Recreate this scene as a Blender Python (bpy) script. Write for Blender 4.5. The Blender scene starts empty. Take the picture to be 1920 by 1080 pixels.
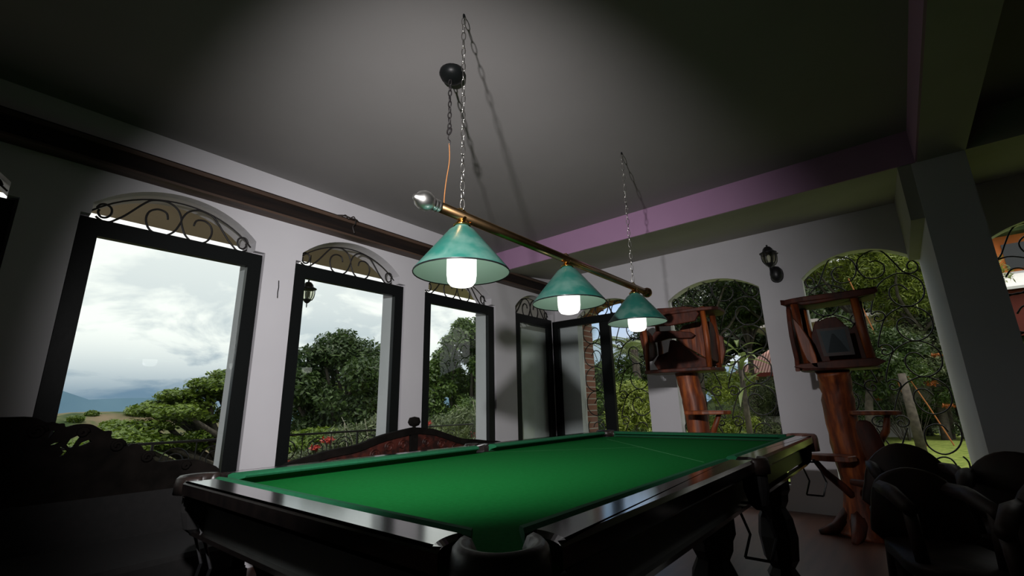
import bpy, math, random
import numpy as np
from mathutils import Vector, Matrix
R=math.radians; PI=math.pi
S=bpy.context.scene; C=S.collection
# Everything is laid out with z = 0 at the camera's height; H is that height above the room's floor.
H=1.09; F=-H
# ---------------------------------------------------------------- camera
cd=bpy.data.cameras.new('camera'); cam=bpy.data.objects.new('camera',cd); C.objects.link(cam)
cd.sensor_width=36; cd.lens=15.99; cd.clip_end=3000; cd.clip_start=.02
yaw,pit,rol=R(39.4995),R(14.5719),R(-1.2283)
fw=Vector((-math.sin(yaw)*math.cos(pit),math.cos(yaw)*math.cos(pit),math.sin(pit)))
rt=Vector((math.cos(yaw),math.sin(yaw),0)); up=rt.cross(fw)
r2=rt*math.cos(rol)+up*math.sin(rol); u2=up*math.cos(rol)-rt*math.sin(rol)
cam.matrix_world=Matrix(((r2.x,u2.x,-fw.x,0),(r2.y,u2.y,-fw.y,0),(r2.z,u2.z,-fw.z,0),(0,0,0,1)))
S.camera=cam
S.view_settings.view_transform='Standard'; S.view_settings.look='None'
S.view_settings.exposure=0; S.view_settings.gamma=1; S.view_settings.use_curve_mapping=False
# ---------------------------------------------------------------- world
W=bpy.data.worlds.new('sky'); S.world=W; W.use_nodes=True; nt=W.node_tree; nt.nodes.clear()
def N(t,ty,**k):
    n=t.nodes.new(ty)
    for a,b in k.items(): setattr(n,a,b)
    return n
def ramp(t,fac,stops):
    r=N(t,'ShaderNodeValToRGB'); e=r.color_ramp.elements
    while len(e)<len(stops): e.new(.5)
    for i,(p,c) in enumerate(stops):
        e[i].position=p; e[i].color=(c[0],c[1],c[2],1) if not isinstance(c,(int,float)) else (c,c,c,1)
    t.links.new(fac,r.inputs[0]); return r.outputs[0]
tc=N(nt,'ShaderNodeTexCoord'); sp=N(nt,'ShaderNodeSeparateXYZ'); nt.links.new(tc.outputs['Generated'],sp.inputs[0])
mp=N(nt,'ShaderNodeMapping'); mp.inputs['Scale'].default_value=(1.6,1.6,3.4); nt.links.new(tc.outputs['Generated'],mp.inputs[0])
nz=N(nt,'ShaderNodeTexNoise'); nz.inputs['Scale'].default_value=3.1; nz.inputs['Detail'].default_value=12; nz.inputs['Roughness'].default_value=.56
nz.inputs['Distortion'].default_value=.35; nt.links.new(mp.outputs[0],nz.inputs['Vector'])
base=ramp(nt,sp.outputs['Z'],[(0,(.20,.30,.40)),(.035,(.19,.30,.42)),(.085,(.36,.46,.56)),(.13,(.62,.69,.74)),(.20,(.86,.90,.91)),(.32,(1.05,1.07,1.05))])
cl=ramp(nt,nz.outputs['Fac'],[(.43,0),(.53,1)])
hz=ramp(nt,sp.outputs['Z'],[(.03,.12),(.14,1)])
mm=N(nt,'ShaderNodeMath',operation='MULTIPLY'); nt.links.new(cl,mm.inputs[0]); nt.links.new(hz,mm.inputs[1])
mx=N(nt,'ShaderNodeMixRGB'); nt.links.new(mm.outputs[0],mx.inputs[0]); nt.links.new(base,mx.inputs[1]); mx.inputs[2].default_value=(1.2,1.2,1.15,1)
# a gap of clear blue sky over the garden's left side
dp=N(nt,'ShaderNodeVectorMath',operation='DOT_PRODUCT'); nt.links.new(tc.outputs['Generated'],dp.inputs[0]); dp.inputs[1].default_value=(-.46,.80,.38)
bl=ramp(nt,dp.outputs['Value'],[(.955,0),(.985,1)])
mb=N(nt,'ShaderNodeMixRGB'); nt.links.new(bl,mb.inputs[0]); nt.links.new(mx.outputs[0],mb.inputs[1]); mb.inputs[2].default_value=(.30,.52,.88,1)
bg=N(nt,'ShaderNodeBackground'); nt.links.new(mb.outputs[0],bg.inputs[0]); bg.inputs[1].default_value=1.0
wo=N(nt,'ShaderNodeOutputWorld'); nt.links.new(bg.outputs[0],wo.inputs[0])
# ---------------------------------------------------------------- sun, photographer's flash
def lamp(name,kind,loc,aim,energy,color,**k):
    l=bpy.data.lights.new(name,kind); l.energy=energy; l.color=color
    for a,b in k.items(): setattr(l,a,b)
    o=bpy.data.objects.new(name,l); C.objects.link(o); o.location=loc
    o.rotation_euler=Vector(aim).to_track_quat('-Z','Y').to_euler(); return o
lamp('sun','SUN',(6,-8,14),(-.42,.22,-1),2.1,(1,.95,.84),angle=R(.6))
lamp('flash','SPOT',(-.516,-.105,.837),(-.62,.77,-.08),500,(1,.97,.98),spot_size=R(94),spot_blend=.8,shadow_soft_size=.035)
# ---------------------------------------------------------------- materials
def mat(name,col,rough=.6,metal=0,noise=None,bump=0,spec=.5,emit=None,coat=0,scale3=(1,1,1)):
    m=bpy.data.materials.new(name); m.use_nodes=True; t=m.node_tree; b=t.nodes['Principled BSDF']
    b.inputs['Base Color'].default_value=(*col,1); b.inputs['Roughness'].default_value=rough; b.inputs['Metallic'].default_value=metal
    b.inputs['Specular IOR Level'].default_value=spec; b.inputs['Coat Weight'].default_value=coat; b.inputs['Coat Roughness'].default_value=.13
    if emit: b.inputs['Emission Color'].default_value=(*emit[0],1); b.inputs['Emission Strength'].default_value=emit[1]
    if noise or bump:
        tc=N(t,'ShaderNodeTexCoord'); mp=N(t,'ShaderNodeMapping'); mp.inputs['Scale'].default_value=scale3; t.links.new(tc.outputs['Object'],mp.inputs[0])
        nz=N(t,'ShaderNodeTexNoise'); nz.inputs['Scale'].default_value=noise[0] if noise else 20; nz.inputs['Detail'].default_value=6; t.links.new(mp.outputs[0],nz.inputs['Vector'])
        if noise: t.links.new(ramp(t,nz.outputs['Fac'],noise[1]),b.inputs['Base Color'])
        if bump:
            bp=N(t,'ShaderNodeBump'); bp.inputs['Strength'].default_value=bump; bp.inputs['Distance'].default_value=.01; t.links.new(nz.outputs['Fac'],bp.inputs['Height']); t.links.new(bp.outputs[0],b.inputs['Normal'])
    return m
def leafmat(name,c1,c2,trans=.35,rough=.45,sc=.6):
    m=bpy.data.materials.new(name); m.use_nodes=True; t=m.node_tree; b=t.nodes['Principled BSDF']
    g=N(t,'ShaderNodeNewGeometry'); tc=N(t,'ShaderNodeTexCoord'); nz=N(t,'ShaderNodeTexNoise'); nz.inputs['Scale'].default_value=sc; t.links.new(tc.outputs['Object'],nz.inputs['Vector'])
    ad=N(t,'ShaderNodeMath',operation='ADD'); t.links.new(g.outputs['Random Per Island'],ad.inputs[0]); t.links.new(nz.outputs['Fac'],ad.inputs[1])
    hf=N(t,'ShaderNodeMath',operation='MULTIPLY'); t.links.new(ad.outputs[0],hf.inputs[0]); hf.inputs[1].default_value=.5
    c=ramp(t,hf.outputs[0],[(.2,c1),(.8,c2)]); t.links.new(c,b.inputs['Base Color']); b.inputs['Roughness'].default_value=rough
    tr=N(t,'ShaderNodeBsdfTranslucent'); t.links.new(c,tr.inputs[0]); ms=N(t,'ShaderNodeMixShader'); ms.inputs[0].default_value=trans
    t.links.new(b.outputs[0],ms.inputs[1]); t.links.new(tr.outputs[0],ms.inputs[2]); t.links.new(ms.outputs[0],t.nodes['Material Output'].inputs[0]); return m
def glassmat(name,tint=(.93,.96,.95),refl=.07):
    m=bpy.data.materials.new(name); m.use_nodes=True; t=m.node_tree; t.nodes.remove(t.nodes['Principled BSDF'])
    a=N(t,'ShaderNodeBsdfTransparent'); a.inputs[0].default_value=(*tint,1); g=N(t,'ShaderNodeBsdfGlossy'); g.inputs['Roughness'].default_value=.01
    f=N(t,'ShaderNodeLayerWeight'); f.inputs[0].default_value=.5; pw=N(t,'ShaderNodeMath',operation='POWER'); t.links.new(f.outputs['Facing'],pw.inputs[0]); pw.inputs[1].default_value=5
    ma=N(t,'ShaderNodeMath',operation='MULTIPLY_ADD'); t.links.new(pw.outputs[0],ma.inputs[0]); ma.inputs[1].default_value=.8; ma.inputs[2].default_value=.03; ms=N(t,'ShaderNodeMixShader')
    t.links.new(ma.outputs[0],ms.inputs[0]); t.links.new(a.outputs[0],ms.inputs[1]); t.links.new(g.outputs[0],ms.inputs[2]); t.links.new(ms.outputs[0],t.nodes['Material Output'].inputs[0]); return m
def brickmat(name,kind):
    m=bpy.data.materials.new(name); m.use_nodes=True; t=m.node_tree; b=t.nodes['Principled BSDF']; tc=N(t,'ShaderNodeTexCoord')
    if kind=='brick':
        mp=N(t,'ShaderNodeMapping'); mp.inputs['Rotation'].default_value=(R(90),0,R(0)); t.links.new(tc.outputs['Object'],mp.inputs[0])
        k=N(t,'ShaderNodeTexBrick'); k.inputs['Color1'].default_value=(.16,.05,.03,1); k.inputs['Color2'].default_value=(.22,.08,.05,1); k.inputs['Mortar'].default_value=(.35,.30,.27,1)
        k.inputs['Scale'].default_value=4; k.inputs['Mortar Size'].default_value=.03; k.inputs['Brick Width'].default_value=.9; k.inputs['Row Height'].default_value=.33
        t.links.new(mp.outputs[0],k.inputs['Vector'])
    else:
        k=N(t,'ShaderNodeTexWave'); k.wave_type='BANDS'; k.bands_direction='X'; k.inputs['Scale'].default_value=3.2; t.links.new(tc.outputs['Object'],k.inputs['Vector'])
        c=ramp(t,k.outputs['Fac'],[(0,(.12,.04,.03)),(.6,(.42,.20,.16)),(1,(.60,.38,.33))]); t.links.new(c,b.inputs['Base Color']); b.inputs['Roughness'].default_value=.8; return m
    t.links.new(k.outputs['Color'],b.inputs['Base Color']); b.inputs['Roughness'].default_value=.85; return m
M=dict(
 wall=mat('wall_plaster',(.52,.51,.53),.75,noise=(1.4,[(.3,(.50,.49,.51)),(.7,(.55,.54,.56))]),bump=.05),
 shutter=mat('beige_shutter_paint',(.34,.33,.29),.7),
 outer=mat('outer_plaster',(.55,.54,.52),.8,noise=(2,[(.3,(.50,.49,.47)),(.7,(.58,.57,.55))])),
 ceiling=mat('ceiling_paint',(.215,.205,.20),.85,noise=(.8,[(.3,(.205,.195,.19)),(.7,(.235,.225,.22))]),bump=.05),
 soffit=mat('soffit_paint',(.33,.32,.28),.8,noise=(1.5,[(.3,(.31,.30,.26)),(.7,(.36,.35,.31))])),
 mauve=mat('mauve_paint',(.32,.18,.30),.75,noise=(1.5,[(.3,(.30,.17,.285)),(.7,(.34,.195,.32))])),
 eave=mat('eave_board',(.55,.46,.38),.8,noise=(2,[(.3,(.52,.43,.35)),(.7,(.59,.50,.42))])),
 floor=mat('floor_boards',(.10,.045,.03),.35,noise=(3,[(.3,(.07,.03,.022)),(.7,(.13,.055,.035))]),scale3=(6,.6,1)),
 tile=mat('porch_tile',(.30,.22,.17),.7,noise=(4,[(.3,(.26,.19,.14)),(.7,(.34,.25,.19))])),
 frame=mat('black_frame_paint',(.005,.006,.006),.4,bump=.05,spec=.16),
 iron=mat('wrought_iron',(.016,.014,.014),.5,metal=.3,bump=.2),
 timber=mat('dark_timber',(.012,.008,.006),.7,spec=.2,noise=(3,[(.3,(.005,.004,.004)),(.75,(.018,.011,.008))]),bump=.3,scale3=(8,.5,8)),
 timber2=mat('brown_timber_edge',(.06,.035,.022),.6,noise=(3,[(.3,(.035,.02,.014)),(.7,(.085,.05,.032))]),bump=.3,scale3=(8,.5,8)),
 glass=glassmat('pane_glass'),
 lglass=glassmat('lantern_glass',(.80,.80,.70)),
 cloth=mat('green_baize',(.004,.09,.017),.95,noise=(60,[(.3,(.0035,.082,.015)),(.7,(.005,.098,.020))]),spec=.03),
 cushion=mat('green_cushion_baize',(.008,.085,.035),.9,noise=(60,[(.3,(.007,.078,.032)),(.7,(.010,.092,.040))]),spec=.15),
 lacquer=mat('black_lacquer',(.010,.009,.009),.16,noise=(5,[(.3,(.008,.007,.007)),(.7,(.016,.012,.011))]),coat=1,spec=.8,scale3=(4,1,4)),
 darkwood=mat('dark_table_wood',(.016,.011,.009),.45,noise=(5,[(.3,(.012,.009,.008)),(.7,(.022,.014,.011))]),scale3=(4,4,1)),
 reflected_lawn=mat('apron_lawn_reflection',(.05,.055,.012),.40,noise=(4,[(.3,(.045,.05,.011)),(.7,(.06,.065,.016))])),  # olive green: the lawn's reflection in the apron, put into the base colour
 leather=mat('pocket_leather',(.014,.010,.009),.40,bump=.35,noise=(14,[(.35,(.010,.008,.007)),(.75,(.026,.015,.012))])),
 tan=mat('worn_pocket_leather',(.16,.075,.055),.5,bump=.3,noise=(14,[(.35,(.12,.05,.035)),(.75,(.22,.12,.10))])),
 chalk=mat('chalk_mark',(.05,.26,.08),.9,noise=(90,[(.3,(.03,.18,.05)),(.7,(.07,.32,.11))])),
 steel=mat('polished_steel',(.62,.61,.58),.32,metal=1),
 brass=mat('aged_brass',(.42,.26,.12),.22,metal=1,noise=(9,[(.3,(.36,.21,.09)),(.7,(.50,.32,.16))])),
 gold=mat('bright_brass',(.85,.52,.16),.14,metal=1),
 chainm=mat('grey_chain_steel',(.42,.41,.38),.30,metal=1),
 cord=mat('orange_cord',(.42,.17,.05),.6),
 shade=mat('green_enamel',(.012,.085,.065),.35,noise=(9,[(.42,(.010,.075,.058)),(.62,(.045,.108,.088))]),coat=.2),
 shade_in=mat('pale_green_enamel',(.33,.47,.39),.4),
 bulb=mat('glowing_bulb',(1,1,1),.5,emit=((1,1,.95),1.7)),
 drift=mat('varnished_driftwood',(.17,.035,.007),.5,spec=.4,noise=(3,[(.3,(.05,.011,.004)),(.5,(.16,.033,.007)),(.7,(.34,.085,.014))]),bump=.5,scale3=(7,7,1)),
 drift2=mat('dark_varnished_driftwood',(.06,.012,.005),.6,spec=.3,noise=(3,[(.3,(.022,.006,.004)),(.7,(.095,.019,.007))]),bump=.5,scale3=(5,5,2)),
 chairwood=mat('dark_rustic_wood',(.018,.007,.005),.6,noise=(3,[(.3,(.010,.005,.004)),(.7,(.032,.011,.007))]),bump=.4,scale3=(4,4,2)),
 carved=mat('black_carved_wood',(.010,.008,.007),.9,spec=.05,noise=(9,[(.3,(.004,.0035,.003)),(.7,(.010,.008,.007))]),bump=.4),
 red=mat('carved_red_panel',(.05,.012,.008),.6,noise=(16,[(.4,(.018,.006,.005)),(.6,(.065,.014,.009))]),bump=.6,spec=.25),
 fabric=mat('dark_upholstery',(.010,.009,.008),.9,noise=(30,[(.3,(.003,.003,.003)),(.7,(.007,.006,.006))])),
 pewter=mat('lantern_black_metal',(.018,.018,.02),.4,metal=.4,bump=.2),
 pic=mat('grey_photo_print',(.05,.062,.068),.7,spec=.15),
 picd=mat('dark_grey_shape',(.022,.028,.031),.7,spec=.15),
 white=mat('white_paint',(.72,.72,.70),.6,noise=(6,[(.3,(.68,.68,.66)),(.7,(.76,.76,.74))])),
 lawn=mat('lawn_turf',(.13,.18,.03),.95,noise=(9,[(.3,(.09,.13,.025)),(.5,(.145,.19,.04)),(.7,(.22,.25,.065))]),bump=.5,spec=.1),
 hill=mat('hillside_scrub',(.09,.10,.05),.95,noise=(.35,[(.35,(.03,.05,.018)),(.48,(.09,.10,.045)),(.52,(.12,.105,.06)),(.65,(.18,.135,.09))]),bump=.6,spec=.1),
 slope=mat('dark_green_slope',(.02,.03,.012),.95,noise=(1.5,[(.35,(.008,.014,.005)),(.6,(.035,.05,.018))]),bump=.6,spec=.1),  # dark green ground of the garden hillside
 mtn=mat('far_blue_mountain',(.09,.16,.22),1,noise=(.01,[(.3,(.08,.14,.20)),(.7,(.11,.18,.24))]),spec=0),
 bark=mat('tree_bark',(.05,.04,.03),.9,noise=(8,[(.3,(.03,.024,.018)),(.7,(.09,.075,.06))]),bump=.5),
 twig=mat('pale_twig',(.36,.32,.26),.8,noise=(8,[(.3,(.28,.24,.19)),(.7,(.44,.40,.33))])),
 lv_acacia=leafmat('acacia_leaves',(.045,.085,.008),(.17,.24,.025)),
 lv_dark=leafmat('dark_leaves',(.018,.040,.012),(.075,.12,.030)),
 lv_mid=leafmat('mid_green_leaves',(.025,.060,.012),(.12,.19,.035)),
 lv_lime=leafmat('lime_leaves',(.08,.12,.012),(.28,.34,.05)),
 lv_grey=leafmat('grey_green_leaves',(.035,.055,.022),(.20,.24,.11)),
 lv_deep=leafmat('deep_green_leaves',(.008,.018,.006),(.045,.07,.018)),  # darkest green of the leaf colours
 lv_red=leafmat('red_bracts',(.25,.015,.01),(.5,.04,.025)),
 lv_orange=leafmat('orange_bracts',(.22,.06,.01),(.42,.13,.02)),
 lv_palm=leafmat('palm_leaves',(.05,.08,.025),(.20,.25,.09),sc=2),
 roof=brickmat('clay_roof_tiles','roof'), brick=brickmat('red_brick','brick'),
 cream=mat('cream_render',(.42,.40,.22),.85,noise=(2,[(.3,(.38,.36,.19)),(.7,(.46,.44,.25))])),
 ltgrey=mat('pale_house_render',(.40,.39,.37),.85,noise=(2,[(.3,(.36,.35,.33)),(.7,(.44,.43,.41))])),
 orange=mat('orange_render',(.60,.16,.03),.8,noise=(2,[(.3,(.55,.14,.025)),(.7,(.66,.19,.04))])),
 maroon=mat('maroon_render',(.14,.02,.012),.8,noise=(2,[(.3,(.12,.018,.010)),(.7,(.17,.025,.015))])),
 darkwin=mat('dark_window',(.012,.014,.014),.15),
)
# ---------------------------------------------------------------- mesh helpers
class MB:
    def __init__(s): s.v=[]; s.f=[]
    def add(s,v,f):
        n=len(s.v); s.v+= [tuple(p) for p in v]; s.f+=[tuple(i+n for i in q) for q in f]; return s
    def box(s,a,b):
        x0,y0,z0=[min(p,q) for p,q in zip(a,b)]; x1,y1,z1=[max(p,q) for p,q in zip(a,b)]
        return s.add([(x0,y0,z0),(x1,y0,z0),(x1,y1,z0),(x0,y1,z0),(x0,y0,z1),(x1,y0,z1),(x1,y1,z1),(x0,y1,z1)],
          [(0,3,2,1),(4,5,6,7),(0,1,5,4),(1,2,6,5),(2,3,7,6),(3,0,4,7)])
    def hexa(s,p): return s.add(p,[(0,3,2,1),(4,5,6,7),(0,1,5,4),(1,2,6,5),(2,3,7,6),(3,0,4,7)])
    def prism(s,pts,o,U,V,Wv,bev=0):
        # closed 2D outline pts in plane (o,U,V) extruded along Wv, optional bevel on the Wv end
        o,U,V,Wv=map(Vector,(o,U,V,Wv)); n=len(pts); c=(sum(p[0] for p in pts)/n,sum(p[1] for p in pts)/n)
        rings=[[o+U*p[0]+V*p[1] for p in pts],[o+U*p[0]+V*p[1]+Wv for p in pts]]
        if bev:
            L=Wv.length; w=Wv/L; rings=[]
            for k,(sh,d) in enumerate(((bev,0),(0,bev),(0,L-bev),(bev,L))):
                rr=[]
                for i,p in enumerate(pts):
                    q0,q1=pts[i-1],pts[(i+1)%n]
                    tx,ty=q1[0]-q0[0],q1[1]-q0[1]; l=math.hypot(tx,ty) or 1
                    nx,ny=ty/l,-tx/l
                    if (p[0]-c[0])*nx+(p[1]-c[1])*ny<0 and False: nx,ny=-nx,-ny
                    rr.append(o+U*(p[0]-nx*sh*s.sgn(pts))+V*(p[1]-ny*sh*s.sgn(pts))+w*d)
                rings.append(rr)
        m=len(s.v); s.v+=[tuple(p) for r in rings for p in r]; k=len(rings)
        s.f.append(tuple(m+i for i in range(n))[::-1]); s.f.append(tuple(m+(k-1)*n+i for i in range(n)))
        for r in range(k-1):
            for i in range(n):
                j=(i+1)%n; s.f.append((m+r*n+i,m+r*n+j,m+(r+1)*n+j,m+(r+1)*n+i))
        return s
    @staticmethod
    def sgn(pts):
        a=sum(pts[i-1][0]*pts[i][1]-pts[i][0]*pts[i-1][1] for i in range(len(pts))); return 1 if a>0 else -1
    def tube(s,path,r,n=6,closed=False,flat=None,jit=0,seed=0):
        P=[Vector(p) for p in path]; k=len(P); rs=r if isinstance(r,(list,tuple)) else [r]*k; rnd=random.Random(seed)
        T=[]
        for i in range(k):
            a=P[i-1] if (i>0 or closed) else P[0]; b=P[(i+1)%k] if (i<k-1 or closed) else P[-1]
            t=b-a; T.append(t.normalized() if t.length>1e-9 else Vector((0,0,1)))
        ref=Vector((0,0,1)) if abs(T[0].z)<.9 else Vector((1,0,0))
        U=T[0].cross(ref).normalized(); m=len(s.v)
        for i in range(k):
            U=(U-T[i]*U.dot(T[i])); U=U.normalized() if U.length>1e-6 else T[i].orthogonal().normalized()
            V=T[i].cross(U)
            for j in range(n):
                a=2*PI*j/n; q=rs[i]*(1+jit*(rnd.random()-.5))
                s.v.append(tuple(P[i]+U*math.cos(a)*q+V*math.sin(a)*q))
        e=k if closed else k-1
        for i in range(e):
            i2=(i+1)%k
            for j in range(n): s.f.append((m+i*n+j,m+i*n+(j+1)%n,m+i2*n+(j+1)%n,m+i2*n+j))
        if not closed: s.f.append(tuple(m+j for j in range(n))[::-1]); s.f.append(tuple(m+(k-1)*n+j for j in range(n)))
        return s
    def lathe(s,prof,o=(0,0,0),n=24,axis='Z',cap=True):
        m=len(s.v); o=Vector(o)
        for r,h in prof:
            for j in range(n):
                a=2*PI*j/n; x,y=r*math.cos(a),r*math.sin(a)
                p=(x,y,h) if axis=='Z' else ((x,h,y) if axis=='Y' else (h,x,y)); s.v.append(tuple(o+Vector(p)))
        for i in range(len(prof)-1):
            for j in range(n): s.f.append((m+i*n+j,m+i*n+(j+1)%n,m+(i+1)*n+(j+1)%n,m+(i+1)*n+j))
        if cap: s.f.append(tuple(m+j for j in range(n))[::-1]); s.f.append(tuple(m+(len(prof)-1)*n+j for j in range(n)))
        return s
    def build(s,name,m,parent=None,smooth=False):
        me=bpy.data.meshes.new(name); me.from_pydata(s.v,[],s.f); me.materials.append(M[m] if isinstance(m,str) else m)
        if smooth: me.shade_smooth()
        me.update(); o=bpy.data.objects.new(name,me); C.objects.link(o)
        if parent is not None: o.parent=parent; o.matrix_parent_inverse=(Matrix.Translation(root(parent)) ).inverted()
        return o
def root(p):
    v=Vector(p['at']) if 'at' in p else Vector((0,0,0)); return v
def tag(o,label=None,cat=None,group=None,kind=None):
    if label: o['label']=label
    if cat: o['category']=cat
    if group: o['group']=group
    if kind: o['kind']=kind
    return o
BASE=[]
def thing(name,label,cat,loc=(0,0,0),group=None,rz=0):
    o=bpy.data.objects.new(name,None); C.objects.link(o); o.location=loc; o.rotation_euler=(0,0,rz); o.empty_display_size=.1
    if rz==0: o['at']=list(loc); BASE.append(o)
    return tag(o,label,cat,group)
def sub(o,parent):      # make o a part of a part
    o.parent=parent; o.matrix_parent_inverse=Matrix(); return o
def subp(mb,name,m,parent,smooth=False):
    o=mb.build(name,m,None,smooth); o.parent=parent; return o
def struct(name,mb,m,smooth=False): return tag(mb.build(name,m,None,smooth),kind='structure')
def catmull(p,k=5,closed=False):
    p=[Vector(q) if len(q)==3 else Vector((q[0],q[1],0)) for q in p]; out=[]; n=len(p)
    for i in range(n if closed else n-1):
        a=p[i-1] if (i>0 or closed) else p[0]; b=p[i]; c=p[(i+1)%n]; d=p[(i+2)%n] if (i+2<n or closed) else p[-1]
        for j in range(k):
            t=j/k; out.append(.5*((2*b)+(c-a)*t+(2*a-5*b+4*c-d)*t*t+(3*b-a-3*c+d)*t**3))
    if not closed: out.append(p[-1])
    return out
def wob(pts,amp,seed,per=2):
    rnd=random.Random(seed); q=[(x+rnd.uniform(-amp,amp),y+rnd.uniform(-amp,amp)) for x,y in pts]
    return [(v.x,v.y) for v in catmull(q,per,True)]
# ---------------------------------------------------------------- room shell
ZC=1.98
def arch(a,b,spring,rise):
    h=(b-a)/2; c=(a+b)/2; Rr=(h*h+rise*rise)/(2*rise)
    return lambda u: spring+math.sqrt(max(0,Rr*Rr-(u-c)**2))-(Rr-rise) if a<=u<=b else None
def wallpanel(mb,u0,u1,z0,z1,opens,P):
    """wall between u0..u1 with openings (a,b,sill,topfn); P(u,z)->(front point, back point)"""
    cuts={u0,u1}
    for a,b,si,fn,br in opens:
        cuts|={a,b}|set(br)
        for k in range(1,20): cuts.add(a+(b-a)*k/20)
    cuts=sorted(c for c in cuts if u0<=c<=u1)
    def quad(ua,ub,za,zb,zc,zd):
        fr=[P(ua,za),P(ub,zb),P(ub,zc),P(ua,zd)]
        mb.hexa([f[0] for f in fr]+[f[1] for f in fr])
    for a,b in zip(cuts,cuts[1:]):
        if b-a<1e-6: continue
        mid=(a+b)/2; op=[o for o in opens if o[0]<=mid<=o[1]]
        if not op: quad(a,b,z0,z0,z1,z1); continue
        o=op[0]
        if o[2]>z0+1e-4: quad(a,b,z0,z0,o[2],o[2])
        quad(a,b,o[3](a+1e-6),o[3](b-1e-6),z1,z1)
LW=[(-1.10,.05,-1.06,.0),(.32,1.455,.37,1.375),(1.71,2.88,1.762,2.80),(3.145,4.31,3.195,4.235)]
LW[0]=(-1.10,.05,-1.05,0.0)
SILL=-.98; FT=1.25
def stepped(a,b,c,d):
    f=arch(c,d,1.35,.215)
    return lambda u: max(f(u),1.27) if c<=u<=d else 1.27
mb=MB()
op1=[(a,b,SILL,stepped(a,b,c,d),(c,d)) for a,b,c,d in LW]; f4=arch(4.72,5.62,1.33,.215)
op1.append((4.72,5.62,SILL,f4,()))
wallpanel(mb,-2.6,5.9,F,ZC,op1,lambda u,z:((-3.84,u,z),(-3.90,u,z)))
op2=[(c,d,SILL,arch(c,d,1.35,.215),()) for a,b,c,d in LW]+[(4.72,5.62,SILL,f4,())]
wallpanel(mb,-2.6,5.9,F,2.2,op2,lambda u,z:((-3.90,u,z),(-4.12,u,z)))
wl=struct('wall_left',mb,'wall')
subp(MB().tube([(-3.838,1.585,1.06),(-3.838,1.59,1.00),(-3.838,1.587,.96),(-3.838,1.59,.91)],.004,4),'wall_crack','frame',wl)
# back wall: arches 5 (corner), 2, 3, right room
YB=5.68
BA=[(-3.46,-2.465,1.24,.20),(-2.09,-1.03,1.265,.185),(-.61,.365,1.275,.205),(.75,1.75,1.28,.20)]
SB=-.84
mb=MB(); wallpanel(mb,-4.12,4.6,F,2.2,[(a,b,SB,arch(a,b,s,r),()) for a,b,s,r in BA],lambda u,z:((u,YB,z),(u,YB+.14,z)))
struct('wall_back',mb,'wall')
mb=MB()
fb=arch(-3.46,-2.465,1.24,.20)
mb.box((-3.46,YB+.14,F),(-3.56,YB+.42,1.9)); 
for k in range(20):
    a=-3.46+.995*k/20; b=a+.995/20
    mb.hexa([(a,YB+.14,fb(a+1e-6)),(b,YB+.14,fb(b-1e-6)),(b,YB+.14,1.9),(a,YB+.14,1.9),(a,YB+.42,fb(a+1e-6)),(b,YB+.42,fb(b-1e-6)),(b,YB+.42,1.9),(a,YB+.42,1.9)])
struct('trim_1',mb,'brick')
struct('wall_right',MB().box((4.2,-2.6,F),(4.4,5.9,2.2)),'wall')
struct('wall_front',MB().box((-4.1,-2.8,F),(4.4,-2.6,2.2)),'wall')
struct('floor',MB().box((-4.12,-2.8,F-.15),(4.4,5.86,F)),'floor')
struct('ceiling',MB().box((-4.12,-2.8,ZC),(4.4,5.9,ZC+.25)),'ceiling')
# cross beam: mauve face, sloping soffit
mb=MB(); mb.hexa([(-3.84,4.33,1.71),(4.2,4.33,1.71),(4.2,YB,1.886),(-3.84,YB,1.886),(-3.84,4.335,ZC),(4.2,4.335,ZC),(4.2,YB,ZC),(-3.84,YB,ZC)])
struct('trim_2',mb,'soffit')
struct('trim_3',MB().box((-3.84,4.318,1.711),(.39,4.33,ZC)),'mauve')
# long beam over the right side and its pillar
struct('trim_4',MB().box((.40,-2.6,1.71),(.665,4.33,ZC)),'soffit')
struct('trim_5',MB().box((.388,-2.6,1.712),(.40,4.318,ZC)),'mauve')
struct('wall_pillar',MB().box((.365,4.33,F),(.66,YB,1.86)),'wall')
mb=MB(); mb.hexa([(.285,4.34,1.277),(.365,4.34,1.277),(.365,YB,1.277),(.285,YB,1.277),(.285,4.34,1.711),(.365,4.34,1.711),(.365,YB,1.88),(.285,YB,1.88)])
struct('trim_6',mb,'soffit')
# timber rail along the left wall
t=thing('timber_beam','dark wooden beam running along the white wall above the arched windows','beam',(-3.84,1.5,1.58))
mb=MB(); mb.box((-3.84,-2.5,1.60),(-3.745,5.60,1.765)); mb.build('web','timber',t)
MB().box((-3.84,-2.5,1.715),(-3.72,5.60,1.745)).build('top_flange','timber2',t)
MB().box((-3.84,-2.5,1.585),(-3.722,5.60,1.603)).build('bottom_flange','timber2',t)
mb=MB(); rnd=random.Random(4)
mb.tube(catmull([(-3.735,2.02,1.74),(-3.70,2.06,1.765),(-3.71,2.10,1.74),(-3.69,2.14,1.77),(-3.70,2.17,1.72),(-3.71,2.15,1.68),(-3.71,2.17,1.62)]),.006,5)
mb.tube(catmull([(-3.735,1.98,1.745),(-3.70,2.05,1.755),(-3.69,2.12,1.745),(-3.70,2.18,1.75),(-3.735,2.22,1.745)]),.008,5)
mb.build('cable','darkwood',t)
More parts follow.
